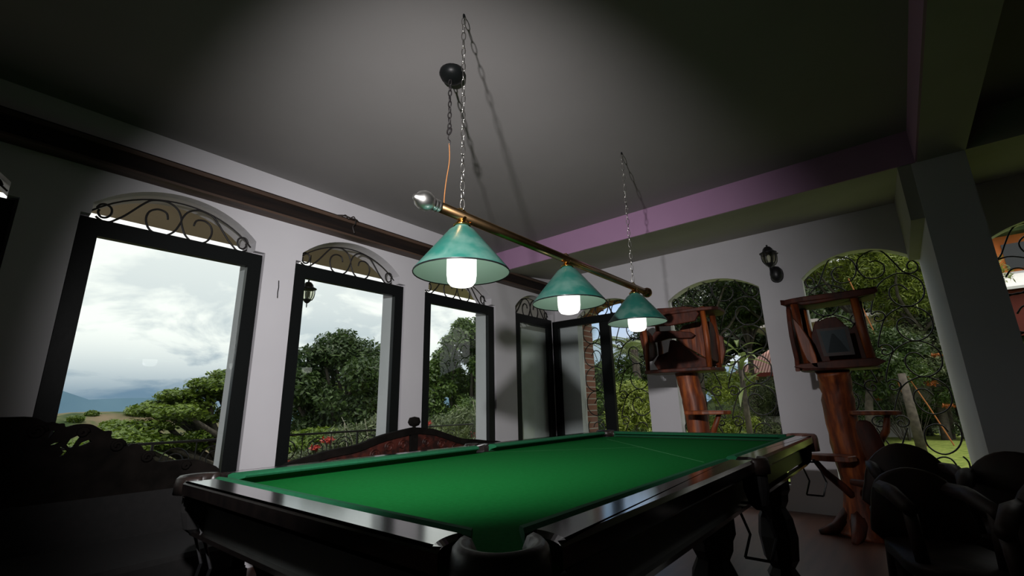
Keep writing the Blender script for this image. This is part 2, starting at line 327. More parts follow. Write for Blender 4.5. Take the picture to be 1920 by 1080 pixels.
# ---------------------------------------------------------------- window frames with glass and iron scrolls
SC_BIG=[(0.78,1.386),(0.768,1.431),(0.734,1.446),(0.701,1.441),(0.666,1.412),(0.654,1.357),(0.672,1.297),(0.71,1.265),(0.774,1.259),(0.828,1.304),(0.857,1.376),(0.861,1.415),(0.835,1.476),(0.788,1.512),(0.739,1.52),(0.684,1.508),(0.653,1.49),(0.609,1.437),(0.539,1.342),(0.495,1.296),(0.465,1.27),(0.426,1.267),(0.39,1.289)]
SC_SM=[(0.402,1.342),(0.399,1.317),(0.417,1.292),(0.446,1.298),(0.465,1.331),(0.459,1.371),(0.427,1.388),(0.402,1.378),(0.388,1.35)]
def scroll(c,half,P,z0=0):
    mb=MB(); k=half/.50
    for sgn in(-1,1):
        for pts in(SC_BIG,SC_SM):
            path=[P(c+sgn*(.8625-u)*k,v+z0) for u,v in pts]
            mb.tube(catmull(path,3),.0075,5)
    path=[P(c+half*(i/10-1),arch(c-half,c+half,1.35,.215)(c+half*(i/10-1)+(1e-6 if i==0 else -1e-6))-.03+z0) for i in range(21)]
    mb.tube(path,.006,5)
    return mb
def wframe(n,a,b,P,top=FT,bot=SILL,w=.10,th=.05,mull=(),panes=True,w_top=.115):
    mb=MB()
    def bx(u0,u1,z0,z1):
        p=P(u0,z0,0); q=P(u1,z1,th); mb.box(p,q)
    bx(a,a+w,bot,top); bx(b-w,b,bot,top); bx(a+w,b-w,top-w_top,top); bx(a+w,b-w,bot,bot+w)
    for m0,m1 in mull: bx(m0,m1,bot+w,top-w_top)
    fr=tag(mb.build('window_%d'%n,'frame'),kind='structure')
    return fr
for n,(a,b,c,d) in enumerate(LW):
    P=lambda u,z,dd:(-3.855-dd,u,z)
    fr=wframe(n+1,a+.004,b-.015,P)
    subp(MB().box((-3.884,a+.10,SILL+.1),(-3.879,b-.115,FT-.115)),'glass_pane','glass',fr)
    subp(scroll((c+d)/2,(d-c)/2-.005,lambda u,z:(-3.93,u,z)),'iron_scroll','iron',fr,True)
fr=wframe(5,4.74,5.60,lambda u,z,dd:(-3.86-dd,u,z),top=1.24)
subp(MB().box((-3.884,4.84,SILL+.1),(-3.879,5.50,1.13)),'glass_pane','glass',fr)
subp(scroll(5.17,.44,lambda u,z:(-3.93,u,z),-.02),'iron_scroll','iron',fr,True)
mb=MB(); 
for a,b,c,d in ((-3.86,-3.76,SILL,1.215),(-3.07,-2.915,SILL,1.12),(-3.76,-2.465,1.115,1.215)): mb.box((a,YB-.06,c),(b,YB-.004,d))
fr=struct('window_6',mb,'frame')
subp(MB().box((-3.76,YB-.035,SILL),(-3.07,YB-.03,1.115)),'glass_pane','glass',fr)
subp(scroll(-2.962,.49,lambda u,z:(u,YB+.05,z),-.04),'iron_scroll','iron',fr,True)
# ---------------------------------------------------------------- iron grilles in the back arches
MOT=[(-.036,.407),(.007,.426),(.019,.465),(-.006,.499),(-.05,.506),(-.086,.484),(-.070,.56),(-.031,.668),(-.001,.735),(.041,.788),(.098,.827),(.192,.858),(.289,.822),(.351,.744),(.356,.642),(.318,.569),(.251,.526),(.182,.522),(.122,.569),(.091,.641),(.103,.709),(.145,.744),(.196,.737),(.237,.68)]
MSM=[(-.029,.446),(-.044,.465),(-.065,.45),(-.066,.421),(-.036,.407)]
TOPL=[(-.24,1.344),(-.296,1.347),(-.345,1.291),(-.329,1.21),(-.263,1.172),(-.179,1.194),(-.129,1.286),(-.145,1.392),(-.227,1.45),(-.32,1.458),(-.376,1.404),(-.431,1.296),(-.479,1.199),(-.538,1.168),(-.59,1.195),(-.598,1.251),(-.562,1.293),(-.523,1.261),(-.525,1.215),(-.553,1.213)]
BOT=[(.275,-.302),(.25,-.252),(.197,-.237),(.135,-.269),(.107,-.331),(.108,-.413),(.152,-.472),(.219,-.494),(.295,-.456),(.349,-.376),(.361,-.276),(.332,-.226)]
def grille(label,a,b,group,y=YB+.07,dz=0):
    c=(a+b)/2; k=(b-a)/2/.4875; t=thing('iron_grille',label,'window grille',(c,y,SB),group)
    def pl(pts,z,sg,name,r=.007,sub_=3):
        mb=MB(); mb.tube(catmull([(c+sg*(u+.122)*k*.985,y,v+z) for u,v in pts],sub_),r,5); mb.build(name,'iron',t,True)
    for sg in(-1,1):
        for z in (.33,0,-.335,-.67): pl(MSM[:-1]+MOT,z,sg,'spiral_scroll')
        pl([(-2*.122-u,v+dz) for u,v in TOPL] ,0,sg,'top_scroll')
        pl(BOT,0,sg,'base_scroll'); pl(BOT,-.28,sg,'base_scroll')
        pl([(-.08,-.44),(-.045,-.36),(-.004,-.27)],0,sg,'strut',.007,2)
    mb=MB(); mb.box((a,y-.008,SB),(b,y+.008,SB+.02)); mb.build('bottom_bar','iron',t)
    return t
grille('black wrought iron scroll grille in the arch right of the wall lantern',-.605,.36,None)
grille('black wrought iron scroll grille in the arched opening left of the wall lantern',-2.085,-1.035,None)
grille('black wrought iron scroll grille behind the black posts at the room corner',-3.455,-2.47,None,dz=-.04,y=YB+.12)
grille('black wrought iron scroll grille glimpsed right of the white pillar before the orange house',.755,1.745,None)
# ---------------------------------------------------------------- pool table
TX0,TX1,TY0,TY1=-2.23,-.52,.60,4.0; ZR=-.24; WR=.10; PYM=2.25
tb=thing('pool_table','large black pool table with bright green cloth filling the foreground','pool table',((TX0+TX1)/2,(TY0+TY1)/2,F))
PR=.112; off=.08
def arcpts(cx,cy,r,a0,a1,n=10): return [(cx+r*math.cos(R(a0+(a1-a0)*i/n)),cy+r*math.sin(R(a0+(a1-a0)*i/n))) for i in range(n+1)]
def railout(L,x0,x1):
    # outline of an end rail in its own frame: u along, v inward; concave pocket cuts at both ends
    d=math.sqrt(PR*PR-off*off)
    p=[]
    e=math.sqrt(PR*PR-(WR-off)**2)
    a=math.degrees(math.atan2(-off,d)); b=math.degrees(math.atan2(WR-off,e))
    left=arcpts(off,off,PR,a,b); 
    right=[(L-u,v) for u,v in left][::-1]
    return left[:1][::-1]+[(L-left[0][0],0)]+right[::-1][1:]+left[::-1][:-1]
def put_rail(L,o,U,V,name='rail'):
    pts=railout(L,0,L); mb=MB(); o=Vector(o)
    mb.prism(pts,o-Vector((0,0,.055)),U,V,(0,0,.055),.010); return mb.build(name,'lacquer',tb)
put_rail(TX1-TX0,(TX0,TY0,ZR),(1,0,0),(0,1,0))
put_rail(TX1-TX0,(TX0,TY1,ZR),(1,0,0),(0,-1,0))
sp=.075
def side_rail(x,inw,y0,y1,corner_first):
    L=y1-y0; d=math.sqrt(PR*PR-off*off); e=math.sqrt(PR*PR-(WR-off)**2)
    a=math.degrees(math.atan2(-off,d)); b=math.degrees(math.atan2(WR-off,e))
    left=arcpts(off,off,PR,a,b); pts=[(left[0][0],0),(L-.03,0)]+[(L-.03-.035,WR*.55),(L-.055,WR)]+left[::-1][:-1]
    if corner_first: o,U=(x,y0,ZR-.055),(0,1,0)
    else: o,U=(x,y1,ZR-.055),(0,-1,0)
    MB().prism(pts,o,U,(inw,0,0),(0,0,.055),.010).build('rail','lacquer',tb)
for x,inw in((TX0,1),(TX1,-1)):
    side_rail(x,inw,TY0,PYM,True); side_rail(x,inw,PYM,TY1,False)
# bed and cushions
bed=MB().box((TX0+.08,TY0+.08,-.33),(TX1-.08,TY1-.08,-.285)).build('bed_cloth','cloth',tb)
def cushion(p0,p1,inn,c0,c1):
    # p0->p1 along the rail's inner edge, inn = inward unit vector; ends cut back by c0,c1 at the nose
    p0,p1,inn=Vector(p0),Vector(p1),Vector(inn); d=(p1-p0).normalized(); mb=MB(); prof=[(0,-.243),(.012,-.236),(.045,-.242),(.054,-.249),(.050,-.256),(.014,-.268),(0,-.286)]
    n=len(prof); v=[]
    for q,c in((p0,c0),(p1,-c1)):
        for a,z in prof: v.append(q+inn*(a-.004)+d*c*(a/.05)+Vector((0,0,z)))
    f=[(i,(i+1)%n,n+(i+1)%n,n+i) for i in range(n)]+[tuple(range(n))[::-1],tuple(range(n,2*n))]
    mb.add(v,f); return mb.build('cushion','cushion',tb)
g=.125+.045
cushion((TX0+g,TY0+WR,0),(TX1-g,TY0+WR,0),(0,1,0),.045,.045)
cushion((TX0+g,TY1-WR,0),(TX1-g,TY1-WR,0),(0,-1,0),.045,.045)
for x,inw in((TX0+WR,1),(TX1-WR,-1)):
    cushion((x,TY0+g,0),(x,PYM-.06,0),(inw,0,0),.045,.02)
    cushion((x,PYM+.06,0),(x,TY1-g,0),(inw,0,0),.02,.045)
# pockets
for cx,cy,a0,kind in ((TX0+off,TY0+off,225,'n'),(TX1-off,TY0+off,315,'c'),(TX0+off,TY1-off,135,'c'),(TX1-off,TY1-off,45,'w'),(TX0+.02,PYM,180,'s'),(TX1-.02,PYM,0,'s')):
    sw=122 if kind!='s' else 80; r={'w':.080,'c':.071,'n':.063,'s':0}[kind] if kind!='s' else .05; zb=-.345 if kind=='w' else -.295
    mb=MB(); prof=[(-.020,zb),(-.022,-.255),(-.010,-.236),(.006,-.232),(.016,-.242),(.020,-.262),(.021,zb),(0,zb)]
    if kind=='s': prof=[(a*.7,z) for a,z in prof]
    n=len(prof); k=20
    for i in range(k+1):
        a=R(a0-sw+2*sw*i/k)
        for q,z in prof: mb.v.append((cx+(r+q)*math.cos(a),cy+(r+q)*math.sin(a),z))
    for i in range(k):
        for j in range(n): mb.f.append((i*n+j,(i+1)*n+j,(i+1)*n+(j+1)%n,i*n+(j+1)%n))
    mb.f.append(tuple(range(n))); mb.f.append(tuple(k*n+j for j in range(n))[::-1])
    po=mb.build('pocket','tan' if kind=='w' else 'leather',tb,True)
    if kind=='w': po['label']='worn tan leather corner pocket'
    # drop bag
    bag=MB(); bag.lathe([(.050,-.30),(.05,-.36),(.035,-.42),(.012,-.44)],(cx,cy,0),14,cap=False); o=bag.build('pocket_bag','fabric',None); o.parent=po
    MB().lathe([(.0,-.2835),(.060,-.2835),(.060,-.286),(0,-.286)],(cx+(.015 if cx<-1 else -.015),cy+(0 if kind=='s' else (.012 if cy<2 else -.012)),0),20,cap=False).build('pocket_hole','frame',tb)
# pocket collars of steel rod below three corners
for cx,cy,sx in ((TX1-off,TY1-off,-1),(TX0+off,TY0+off,1),(TX1-off,TY0+off,-1),(TX1-off,PYM,-1)):
    mb=MB()
    for dx in(-.05,.05):
        mb.tube([(cx+dx,cy,-.40),(cx+dx+.03*1,cy+.02,-.47),(cx+dx+.05,cy+.04,-.55),(cx+dx+.02,cy+.03,-.64)],.006,5)
    mb.tube([(cx-.05,cy,-.42),(cx+.08,cy+.02,-.42)],.006,5); mb.tube([(cx-.03,cy+.03,-.64),(cx+.07,cy+.03,-.64)],.006,5)
    mb.build('ball_rack','pewter',tb)
# sides
def apron(a,b,m='darkwood'): return MB().box(a,b).build('apron',m,tb)
apron((TX0+.10,TY0+.09,-.43),(TX1-.10,TY0+.13,-.295)); apron((TX0+.10,TY1-.13,-.43),(TX1-.10,TY1-.09,-.295))
apron((TX0+.09,TY0+.10,-.43),(TX0+.13,TY1-.10,-.295)); o=apron((TX1-.13,TY0+.10,-.43),(TX1-.09,PYM+.35,-.295))
o=MB().box((TX1-.13,PYM+.35,-.415),(TX1-.085,TY1-.13,-.30)).build('reflection_panel','reflected_lawn',tb); o['label']='apron strip tinted with the lawn reflection at the far end'  # added strip of apron that carries the painted lawn reflection
mb=MB()
for a,b in (((TX0+.07,TY0+.07,-.445),(TX1-.07,TY0+.10,-.43)),((TX0+.07,TY1-.10,-.445),(TX1-.07,TY1-.07,-.43)),((TX0+.07,TY0+.1,-.445),(TX0+.10,TY1-.1,-.43)),((TX1-.10,TY0+.1,-.445),(TX1-.07,TY1-.1,-.43))): mb.box(a,b)
mb.build('moulding','lacquer',tb)
MB().box((TX0+.12,TY0+.12,-.42),(TX1-.12,TY1-.12,-.33)).build('slate_frame','darkwood',tb)
for x in(TX0+.25,TX1-.25):
    for y in(TY0+.35,2.3,TY1-.42):
        h=F
        MB().lathe([(.085,h),(.095,h+.03),(.07,h+.07),(.10,h+.12),(.115,h+.25),(.10,h+.36),(.07,h+.42),(.09,h+.46),(.095,h+.5),(.11,h+.53),(.11,h+.67)],(x,y,0),8).build('leg','darkwood',tb,False)
mb=MB(); 
for p,q in (((-2.125,2.28),(-1.40,3.05)),((-1.98,3.62),(-.80,2.42))):
    d=Vector((q[0]-p[0],q[1]-p[1],0)).normalized()*.003; nrm=Vector((-d.y,d.x,0)); P0=Vector((*p,-.2846)); P1=Vector((*q,-.2846))
    mb.add([P0-nrm,P1-nrm,P1+nrm,P0+nrm],[(0,1,2,3)])
subp(mb,'chalk_line','chalk',bed).matrix_parent_inverse=Matrix.Translation(root(tb)).inverted() if False else Matrix()
# ---------------------------------------------------------------- billiard light
bl=thing('billiard_light','brass bar hanging on chains over the table with three green cone shades','lamp',(-1.40,2.24,.85))
ZB=.847
MB().tube([(-1.4,1.18,ZB),(-1.4,3.33,ZB)],.0245,16).build('bar','brass',bl,True)
for y,d in((1.18,-1),(3.33,1)):
    pr=[(.021,.03),(.028,.028),(.028,.018),(.023,.014),(.028,.010),(.028,0),(.022,-.006),(.034,-.018),(.042,-.038),(.043,-.055),(.034,-.078),(.018,-.092),(.012,-.104),(.002,-.108)]
    if d>0: pr=[(a*.92,b*.9) for a,b in pr]
    f=MB().lathe([(a,-b*d) for a,b in pr] if d>0 else [(a,b) for a,b in pr],(-1.4,y,ZB),20,'Y').build('finial','steel' if d<0 else 'brass',bl,True)
    if d<0: f['label']='polished silver finial'
for y in(1.35,2.22,3.14):
    sh=MB(); n=40
    sh.lathe([(.034,.800),(.034,.792),(.060,.774),(.2125,.583),(.2140,.576),(.2110,.576)],(-1.4,y,0),n,cap=False); so=sh.build('shade','shade',bl,True)
    o=MB().lathe([(.2112,.5755),(.2105,.583),(.060,.768),(.030,.788)],(-1.4,y,0),n,cap=False).build('shade_lining','shade_in',None,True); o.parent=so; o['label']='pale green inside of the shade'
    o=MB().lathe([(.2145,.5735),(.2155,.5765),(.2145,.5795),(.2115,.5795),(.2105,.5765),(.2115,.5735),(.2145,.5735)],(-1.4,y,0),n,cap=False).build('rim','frame',None,True); o.parent=so
    MB().lathe([(.040,.803),(.040,.795),(.026,.818),(.016,.824),(.022,.832),(.024,.838),(.014,.850)],(-1.4,y,0),18).build('gold_cap','gold',bl,True)
    MB().tube([(-1.4,y-.03,.872),(-1.4,y,.884),(-1.4,y+.03,.872)],.004,5).build('hanger_hook','gold',bl)
    MB().lathe([(.018,.77),(.020,.70),(.030,.69)],(-1.4,y,0),16).build('socket','white',bl,True)
    MB().lathe([(.030,.700),(.061,.690),(.066,.675),(.066,.565),(.062,.535),(.050,.519),(.030,.513),(.002,.512)],(-1.4,y,0),28).build('bulb','bulb',bl,True)
def chain(x,y,z0,z1,pitch=.046,w=.0105,r=.0024,lean=(0,0)):
    mb=MB(); n=int((z1-z0)/pitch); p=(z1-z0)/n
    for i in range(n):
        zc=z0+p*(i+.5); hl=p*.5+.003; pts=[]
        xx=x+lean[0]*(i/n); yy=y+lean[1]*(i/n); tw=R(90*(i%2)+22+random.Random(i).uniform(-14,14))
        for k in range(10):
            a=2*PI*k/10; u=w*math.cos(a); v=hl*math.sin(a) if abs(math.sin(a))<.9 else hl*math.sin(a)
            pts.append((xx+u*math.cos(tw),yy+u*math.sin(tw),zc+v))
        mb.tube(pts,r,5,closed=True)
    return mb
chain(-1.4,1.352,.884,ZC-.02).build('chain','chainm',bl,True)
chain(-1.4,3.135,.884,ZC-.02).build('chain','chainm',bl,True)
for y in(1.352,3.135): MB().tube([(-1.4,y,ZC),(-1.4,y,ZC-.02)],.006,6).build('ceiling_hook','frame',bl)
# ceiling rose with a short chain and cord
cr=thing('ceiling_rose','black round ceiling rose with a short dangling chain and thin orange cord','ceiling fitting',(-1.755,1.60,ZC))
MB().lathe([(.075,ZC),(.078,ZC-.018),(.066,ZC-.045),(.040,ZC-.060),(.012,ZC-.066)],(-1.755,1.60,0),20).build('canopy','frame',cr,True)
c1=chain(-1.755,1.585,1.575,1.915,.036,.010,.0038); c1.build('chain','iron',cr,True)
mb=MB(); mb.tube([(-1.755+.018*math.cos(2*PI*k/12),1.585,1.562+.022*math.sin(2*PI*k/12)) for k in range(12)],.005,5,closed=True)
mb.tube(catmull([(-1.755,1.585,1.56),(-1.765,1.585,1.52),(-1.745,1.585,1.49),(-1.76,1.585,1.46)]),.003,5); mb.build('hook','iron',cr)
MB().tube(catmull([(-1.755,1.585,1.48),(-1.74,1.575,1.36),(-1.715,1.53,1.20),(-1.66,1.47,1.04),(-1.56,1.40,.93),(-1.43,1.345,.868)]),.0028,5).build('cord','cord',cr)
# ---------------------------------------------------------------- lanterns
def lantern(t,c,h,hexn=6,zt=None):
    """body between z=c.z (bottom tip) and c.z+h"""
    x,y,z=c; s=h/.345; Q=lambda L:[(a*s,z+b*s) for a,b in L]
    MB().lathe(Q([(.002,0),(.007,.012),(.004,.024),(.010,.032),(.004,.040),(.008,.052),(.024,.062),(.050,.095),(.052,.10)]),(x,y,0),12).build('base','pewter',t,True)
    MB().lathe(Q([(.052,.098),(.070,.135),(.077,.18),(.076,.225)]),(x,y,0),18,cap=False).build('glass','lglass',t,True)
    mb=MB()
    for k in range(hexn):
        a=2*PI*k/hexn+.3; mb.tube([(x+r*s*math.cos(a),y+r*s*math.sin(a),z+b*s) for r,b in ((.052,.095),(.073,.135),(.080,.18),(.079,.228))],.0055*s,5)
    mb.build('cage','pewter',t)
    mb=MB(); prof=Q([(.078,.222),(.098,.228),(.100,.236),(.080,.245),(.062,.258),(.055,.285),(.034,.312),(.010,.322),(.008,.330),(.014,.336),(.002,.345)]); mb.lathe(prof,(x,y,0),12); mb.build('roof','pewter',t,True)
    MB().lathe(Q([(.012,.10),(.014,.13),(.022,.15),(.024,.18),(.014,.205),(.002,.212)]),(x,y,0),12).build('bulb','white',t,True)
t=thing('wall_lantern','black carriage lantern mounted on the white wall between the two garden arches','lantern',(-.86,YB,1.40))
lantern(t,(-.862,5.54,1.385),.305)
mb=MB(); mb.lathe([(.064,0),(.062,-.02),(.045,-.035),(.02,-.045)],(-.835,YB,1.335),16,'Y'); mb.build('backplate','pewter',t,True)
mb=MB(); mb.lathe([(.002,-.09),(.03,-.08),(.056,-.045),(.064,0),(.058,.045),(.036,.078),(.002,.09)],(-.825,5.60,1.355),14); mb.build('mount_cup','pewter',t,True)
MB().tube(catmull([(-.835,5.66,1.335),(-.845,5.58,1.34),(-.86,5.54,1.375),(-.862,5.54,1.42)]),.012,6).build('arm','pewter',t)
t=thing('porch_lantern','black glass lantern hanging outside from the porch eave, seen through the second window','lantern',(-5.3,2.54,1.84))
lantern(t,(-5.3,2.54,1.197),.345)
MB().tube([(-5.3,2.54,1.54),(-5.3,2.54,1.86)],.005,6).build('hanger','pewter',t)
# ---------------------------------------------------------------- porch
struct('porch_floor',MB().box((-5.75,-3.5,F-.12),(-4.12,6.4,F-.01)),'tile')
struct('porch_eave',MB().hexa([(-4.12,-3.5,2.02),(-5.6,-3.5,1.86),(-5.6,7.5,1.86),(-4.12,7.5,2.02),(-4.12,-3.5,2.2),(-5.6,-3.5,1.98),(-5.6,7.5,1.98),(-4.12,7.5,2.2)]),'eave')
sh=tag(MB().box((-3.99,4.725,SILL),(-3.96,5.615,1.50)).build('window_shutter','shutter',None),kind='structure'); sh.name='window_7'
subp(MB().box((-3.96,4.93,SILL),(-3.95,5.615,1.06)),'inset_panel','white',sh)
rl=thing('porch_railing','black iron porch railing with a row of spirals outside the windows','railing',(-5.5,2.4,F))
mb=MB(); mb.tube([(-5.5,-3.4,-.27),(-5.5,YB-.1,-.27)],.014,6); mb.build('top_rail','iron',rl)
MB().tube([(-5.5,-3.4,-.62),(-5.5,YB-.1,-.62)],.009,5).build('mid_rail','iron',rl)
MB().tube([(-5.5,-3.4,-.98),(-5.5,YB-.1,-.98)],.009,5).build('bottom_rail','iron',rl)
ys=[-3.2+.36*i for i in range(24)]
for i,y in enumerate(ys):
    mb=MB(); pts=[]
    for k in range(30):
        a=-.5*PI+k/29*2*PI*1.75; r=.145*(1-.62*k/29); pts.append((-5.5,y+r*math.cos(a)*(1 if i%2 else -1),-.445+r*math.sin(a)))
    mb.tube(pts,.0065,4)
    mb.tube([(-5.5,y+.18,-.28),(-5.5,y+.18,-.62)],.006,4); mb.build('spiral','iron',rl)
    if i%3==0: MB().box((-5.51,y+.17,F-.02),(-5.49,y+.19,-.27)).build('post','iron',rl)
# ---------------------------------------------------------------- carved sofa and bench along the left wall
sf=thing('carved_sofa','ornate black carved wooden sofa in shadow before the large left window','sofa',(-3.2,.1,F))
crest=[(.186,.0),(.272,-.002),(.326,-.029),(.346,-.027),(.373,-.037),(.393,-.037),(.402,-.055),(.435,-.045),(.471,-.042),(.504,-.049),(.535,-.07),(.558,-.083),(.585,-.083),(.588,-.117),(.616,-.125),(.648,-.145),(.666,-.165),(.69,-.154),(.723,-.169),(.742,-.195),(.775,-.204),(.785,-.236),(.816,-.262),(.899,-.262),(.986,-.264),(1.05,-.287),(1.131,-.335),(1.14,-.42)]
cm=.186
top=[(2*cm-u,v) for u,v in crest[1:]][::-1]+crest
# pierced crest: scroll leaves with the gaps between them left open
holes=[[(.352,-.066),(.367,-.074),(.356,-.098),(.343,-.117),(.346,-.088)],[(.353,-.142),(.372,-.130),(.396,-.125),(.378,-.138)],[(.396,-.150),(.418,-.160),(.428,-.175),(.420,-.19),(.400,-.198),(.413,-.178)],[(.428,-.114),(.452,-.100),(.476,-.092),(.462,-.115),(.446,-.155),(.434,-.162),(.418,-.141)],[(.462,-.156),(.472,-.135),(.504,-.122),(.510,-.135),(.484,-.148)]]
import bmesh
def pierced(outline,holes,x,th):
    bm=bmesh.new(); E=[]
    for lp in [outline]+holes:
        vs=[bm.verts.new((x,u,v)) for u,v in lp]
        for i in range(len(vs)): E.append(bm.edges.new((vs[i-1],vs[i])))
    bmesh.ops.triangle_fill(bm,use_beauty=True,use_dissolve=False,edges=E)
    r=bmesh.ops.extrude_face_region(bm,geom=bm.faces[:]); bmesh.ops.translate(bm,verts=[g for g in r['geom'] if isinstance(g,bmesh.types.BMVert)],vec=(th,0,0))
    bmesh.ops.recalc_face_normals(bm,faces=bm.faces[:])
    me=bpy.data.meshes.new('crest'); bm.to_mesh(me); bm.free(); return me
ol=[(v.y,v.z) for v in catmull([(0,u,v) for u,v in top],3)]+[(1.13,-.42),(2*cm-1.13,-.42)]
hh=holes+[[(2*cm-u,v) for u,v in h] for h in holes]
me=pierced(ol,hh,-3.32,.045); me.materials.append(M['carved']); o=bpy.data.objects.new('carved_crest',me); C.objects.link(o); o.parent=sf; o.matrix_parent_inverse=Matrix.Translation(root(sf)).inverted()
mb=MB()
for sg in(-1,1):
    for (u,v,r) in((.30,-.06,.035),(.47,-.075,.022),(.62,-.15,.03),(.76,-.22,.028),(.95,-.285,.02)):
        pts=[(-3.27,cm+sg*(u-cm)+r*(1-.7*k/18)*math.cos(k*.6),v-.01+r*(1-.7*k/18)*math.sin(k*.6)) for k in range(18)]
        MB().tube(pts,.009,5).build('carved_scroll','carved',sf,True)
MB().box((-3.34,-.72,-.85),(-3.27,1.09,-.41)).build('backrest','fabric',sf)
MB().prism(wob([(-3.28,-.66),(-2.70,-.66),(-2.70,1.03),(-3.28,1.03)],.004,2),(0,0,-.76),(1,0,0),(0,1,0),(0,0,.13),.02).build('seat_cushion','fabric',sf)
MB().box((-3.33,-.74,-.84),(-2.68,1.11,-.76)).build('seat_frame','carved',sf)
for y in(-.76,1.09):
    mb=MB(); mb.tube(catmull([(-3.30,y,-.45),(-3.1,y,-.40),(-2.9,y,-.43),(-2.72,y,-.46),(-2.66,y,-.52),(-2.70,y,-.58),(-2.74,y,-.55)]),.035,8)
    mb.tube([(-2.76,y,-.5),(-2.74,y,-.65),(-2.74,y,-.8)],.03,8); mb.build('armrest','carved',sf,True)
    for x in(-3.27,-2.74): MB().lathe([(.025,F),(.04,F+.04),(.03,F+.10),(.045,F+.2),(.035,F+.33)],(x,y,0),8).build('leg','carved',sf,True)
bn=thing('carved_bench','dark wooden bench with ball-topped arched back and red carved panels','bench',(-3.3,2.7,F))
bt=[(1.50,-.42),(1.60,-.355),(1.778,-.317),(1.941,-.289),(2.138,-.27),(2.319,-.223),(2.443,-.198),(2.613,-.175),(2.70,-.165),(2.782,-.171),(2.92,-.188),(3.095,-.239),(3.28,-.293),(3.493,-.317),(3.666,-.34),(3.85,-.36),(3.92,-.42)]
cv=[(v.x,v.y) for v in catmull(bt,3)]
lower=[(u,v-.055) for u,v in cv]
mb=MB(); mb.prism(cv+lower[::-1],(-3.43,0,0),(0,1,0),(0,0,1),(.05,0,0)); mb.build('top_rail','carved',bn)
MB().lathe([(.015,-.18),(.02,-.165),(.012,-.16),(.042,-.148),(.058,-.12),(.045,-.082),(.002,-.072)],(-3.40,2.705,0),16).build('ball_finial','carved',bn,True)
MB().box((-3.425,2.67,-.80),(-3.385,2.74,-.19)).build('centre_post','carved',bn)
for a,b in((1.60,2.67),(2.74,3.84)):
    q=[(u,v) for u,v in lower if a<=u<=b]; q=q+[(b,-.78),(a,-.78)]
    MB().prism(q,(-3.415,0,0),(0,1,0),(0,0,1),(.02,0,0)).build('carved_panel','red',bn)
mb=MB()
for u,v in((2.44,-.31),(2.58,-.30),(2.84,-.30),(3.02,-.33),(2.3,-.36),(3.2,-.38)):
    MB().tube([(-3.392,u+.05*(1-.75*k/16)*math.cos(k*.62),v+.045*(1-.75*k/16)*math.sin(k*.62)) for k in range(17)],.007,4).build('panel_scroll','red',bn)
MB().box((-3.44,1.52,-.72),(-2.9,3.88,-.66)).build('seat','carved',bn)
for y in(1.54,3.86):
    MB().box((-3.44,y-.03,F),(-3.38,y+.03,-.40)).build('leg','carved',bn); MB().box((-2.96,y-.03,F),(-2.90,y+.03,-.66)).build('leg','carved',bn)
# ---------------------------------------------------------------- driftwood stands
def slab(mb,pts,o,U,V,Wv,seed,amp=.012): mb.prism(wob(pts,amp,seed),o,U,V,Wv,.006)
def stand(label,cx,cy,zb,zt,w,dep,trunk,seed):
    t=thing('driftwood_stand',label,'wooden stand',(trunk[0][0],trunk[0][1],F),'varnished driftwood stands')
    rnd=random.Random(seed); pts=catmull([p[:3] for p in trunk],4); rr=[v.x for v in catmull([(p[3],0,0) for p in trunk],4)]
    MB().tube(pts,rr,14,jit=.14,seed=seed).build('trunk','drift',t,True)
    x0,x1,y0,y1=cx-w/2,cx+w/2,cy-dep/2,cy+dep/2
    q=[(x0,y0-.02),(cx-.1,y0-.05),(cx+.12,y0-.03),(x1,y0),(x1+.02,cy),(x1,y1),(cx,y1+.03),(x0,y1),(x0-.02,cy)]
    m=MB(); slab(m,q,(0,0,zb-.03),(1,0,0),(0,1,0),(0,0,.035),seed); m.build('box_floor','drift2',t)
    return t,(x0,x1,y0,y1)
# stand A: left one
tA=[(-1.68,4.98,F,.17),(-1.67,4.98,F+.12,.13),(-1.66,4.98,-.6,.112),(-1.665,4.98,-.1,.112),(-1.70,4.98,.15,.108),(-1.72,4.98,.32,.115)]
t,(x0,x1,y0,y1)=stand('reddish varnished driftwood stand with an open slab box, left one beside the third lamp shade',-1.70,4.86,.33,.93,.67,.38,tA,3)
for i,(x,y,r0) in enumerate(((x0+.02,y0+.01,.022),(x1-.02,y0+.01,.026),(x0+.03,y1-.02,.025),(x1-.03,y1-.02,.03))):
    MB().tube([(x,y,.33),(x+.01,y,.6),(x-.005,y,.93)],[r0,r0*1.2,r0],8,jit=.25,seed=i).build('corner_post','drift',t,True)
m=MB(); slab(m,[(x0+.05,y0-.05),(-1.55,y0-.07),(-1.28,y0),(-1.25,4.8),(-1.3,y1+.03),(-1.6,y1),(x0+.02,y1+.02),(x0-.03,4.7)],(0,0,.885),(1,0,0),(0,1,0),(0,0,.035),8); m.build('roof_slab','drift2',t)
m=MB(); slab(m,[(x0+.06,.80),(-1.45,.78),(-1.44,.93),(-1.7,.97),(x0+.1,.96)],(0,y0-.04,0),(1,0,0),(0,0,1),(0,.03,0),9); m.build('front_slab','drift2',t)
m=MB(); slab(m,[(-1.72,.82),(-1.45,.84),(-1.44,.70),(-1.32,.66),(-1.36,.38),(-1.62,.52),(-1.80,.68)],(0,y1-.03,0),(1,0,0),(0,0,1),(0,.03,0),10); m.build('back_slab','drift',t)
m=MB(); slab(m,[(x0+.01,.36),(-1.40,.36),(-1.58,.48),(-1.75,.64),(-1.86,.66),(-1.88,.55),(-2.0,.50)],(0,y1-.08,0),(1,0,0),(0,0,1),(0,.035,0),11); m.build('back_slab','drift2',t)
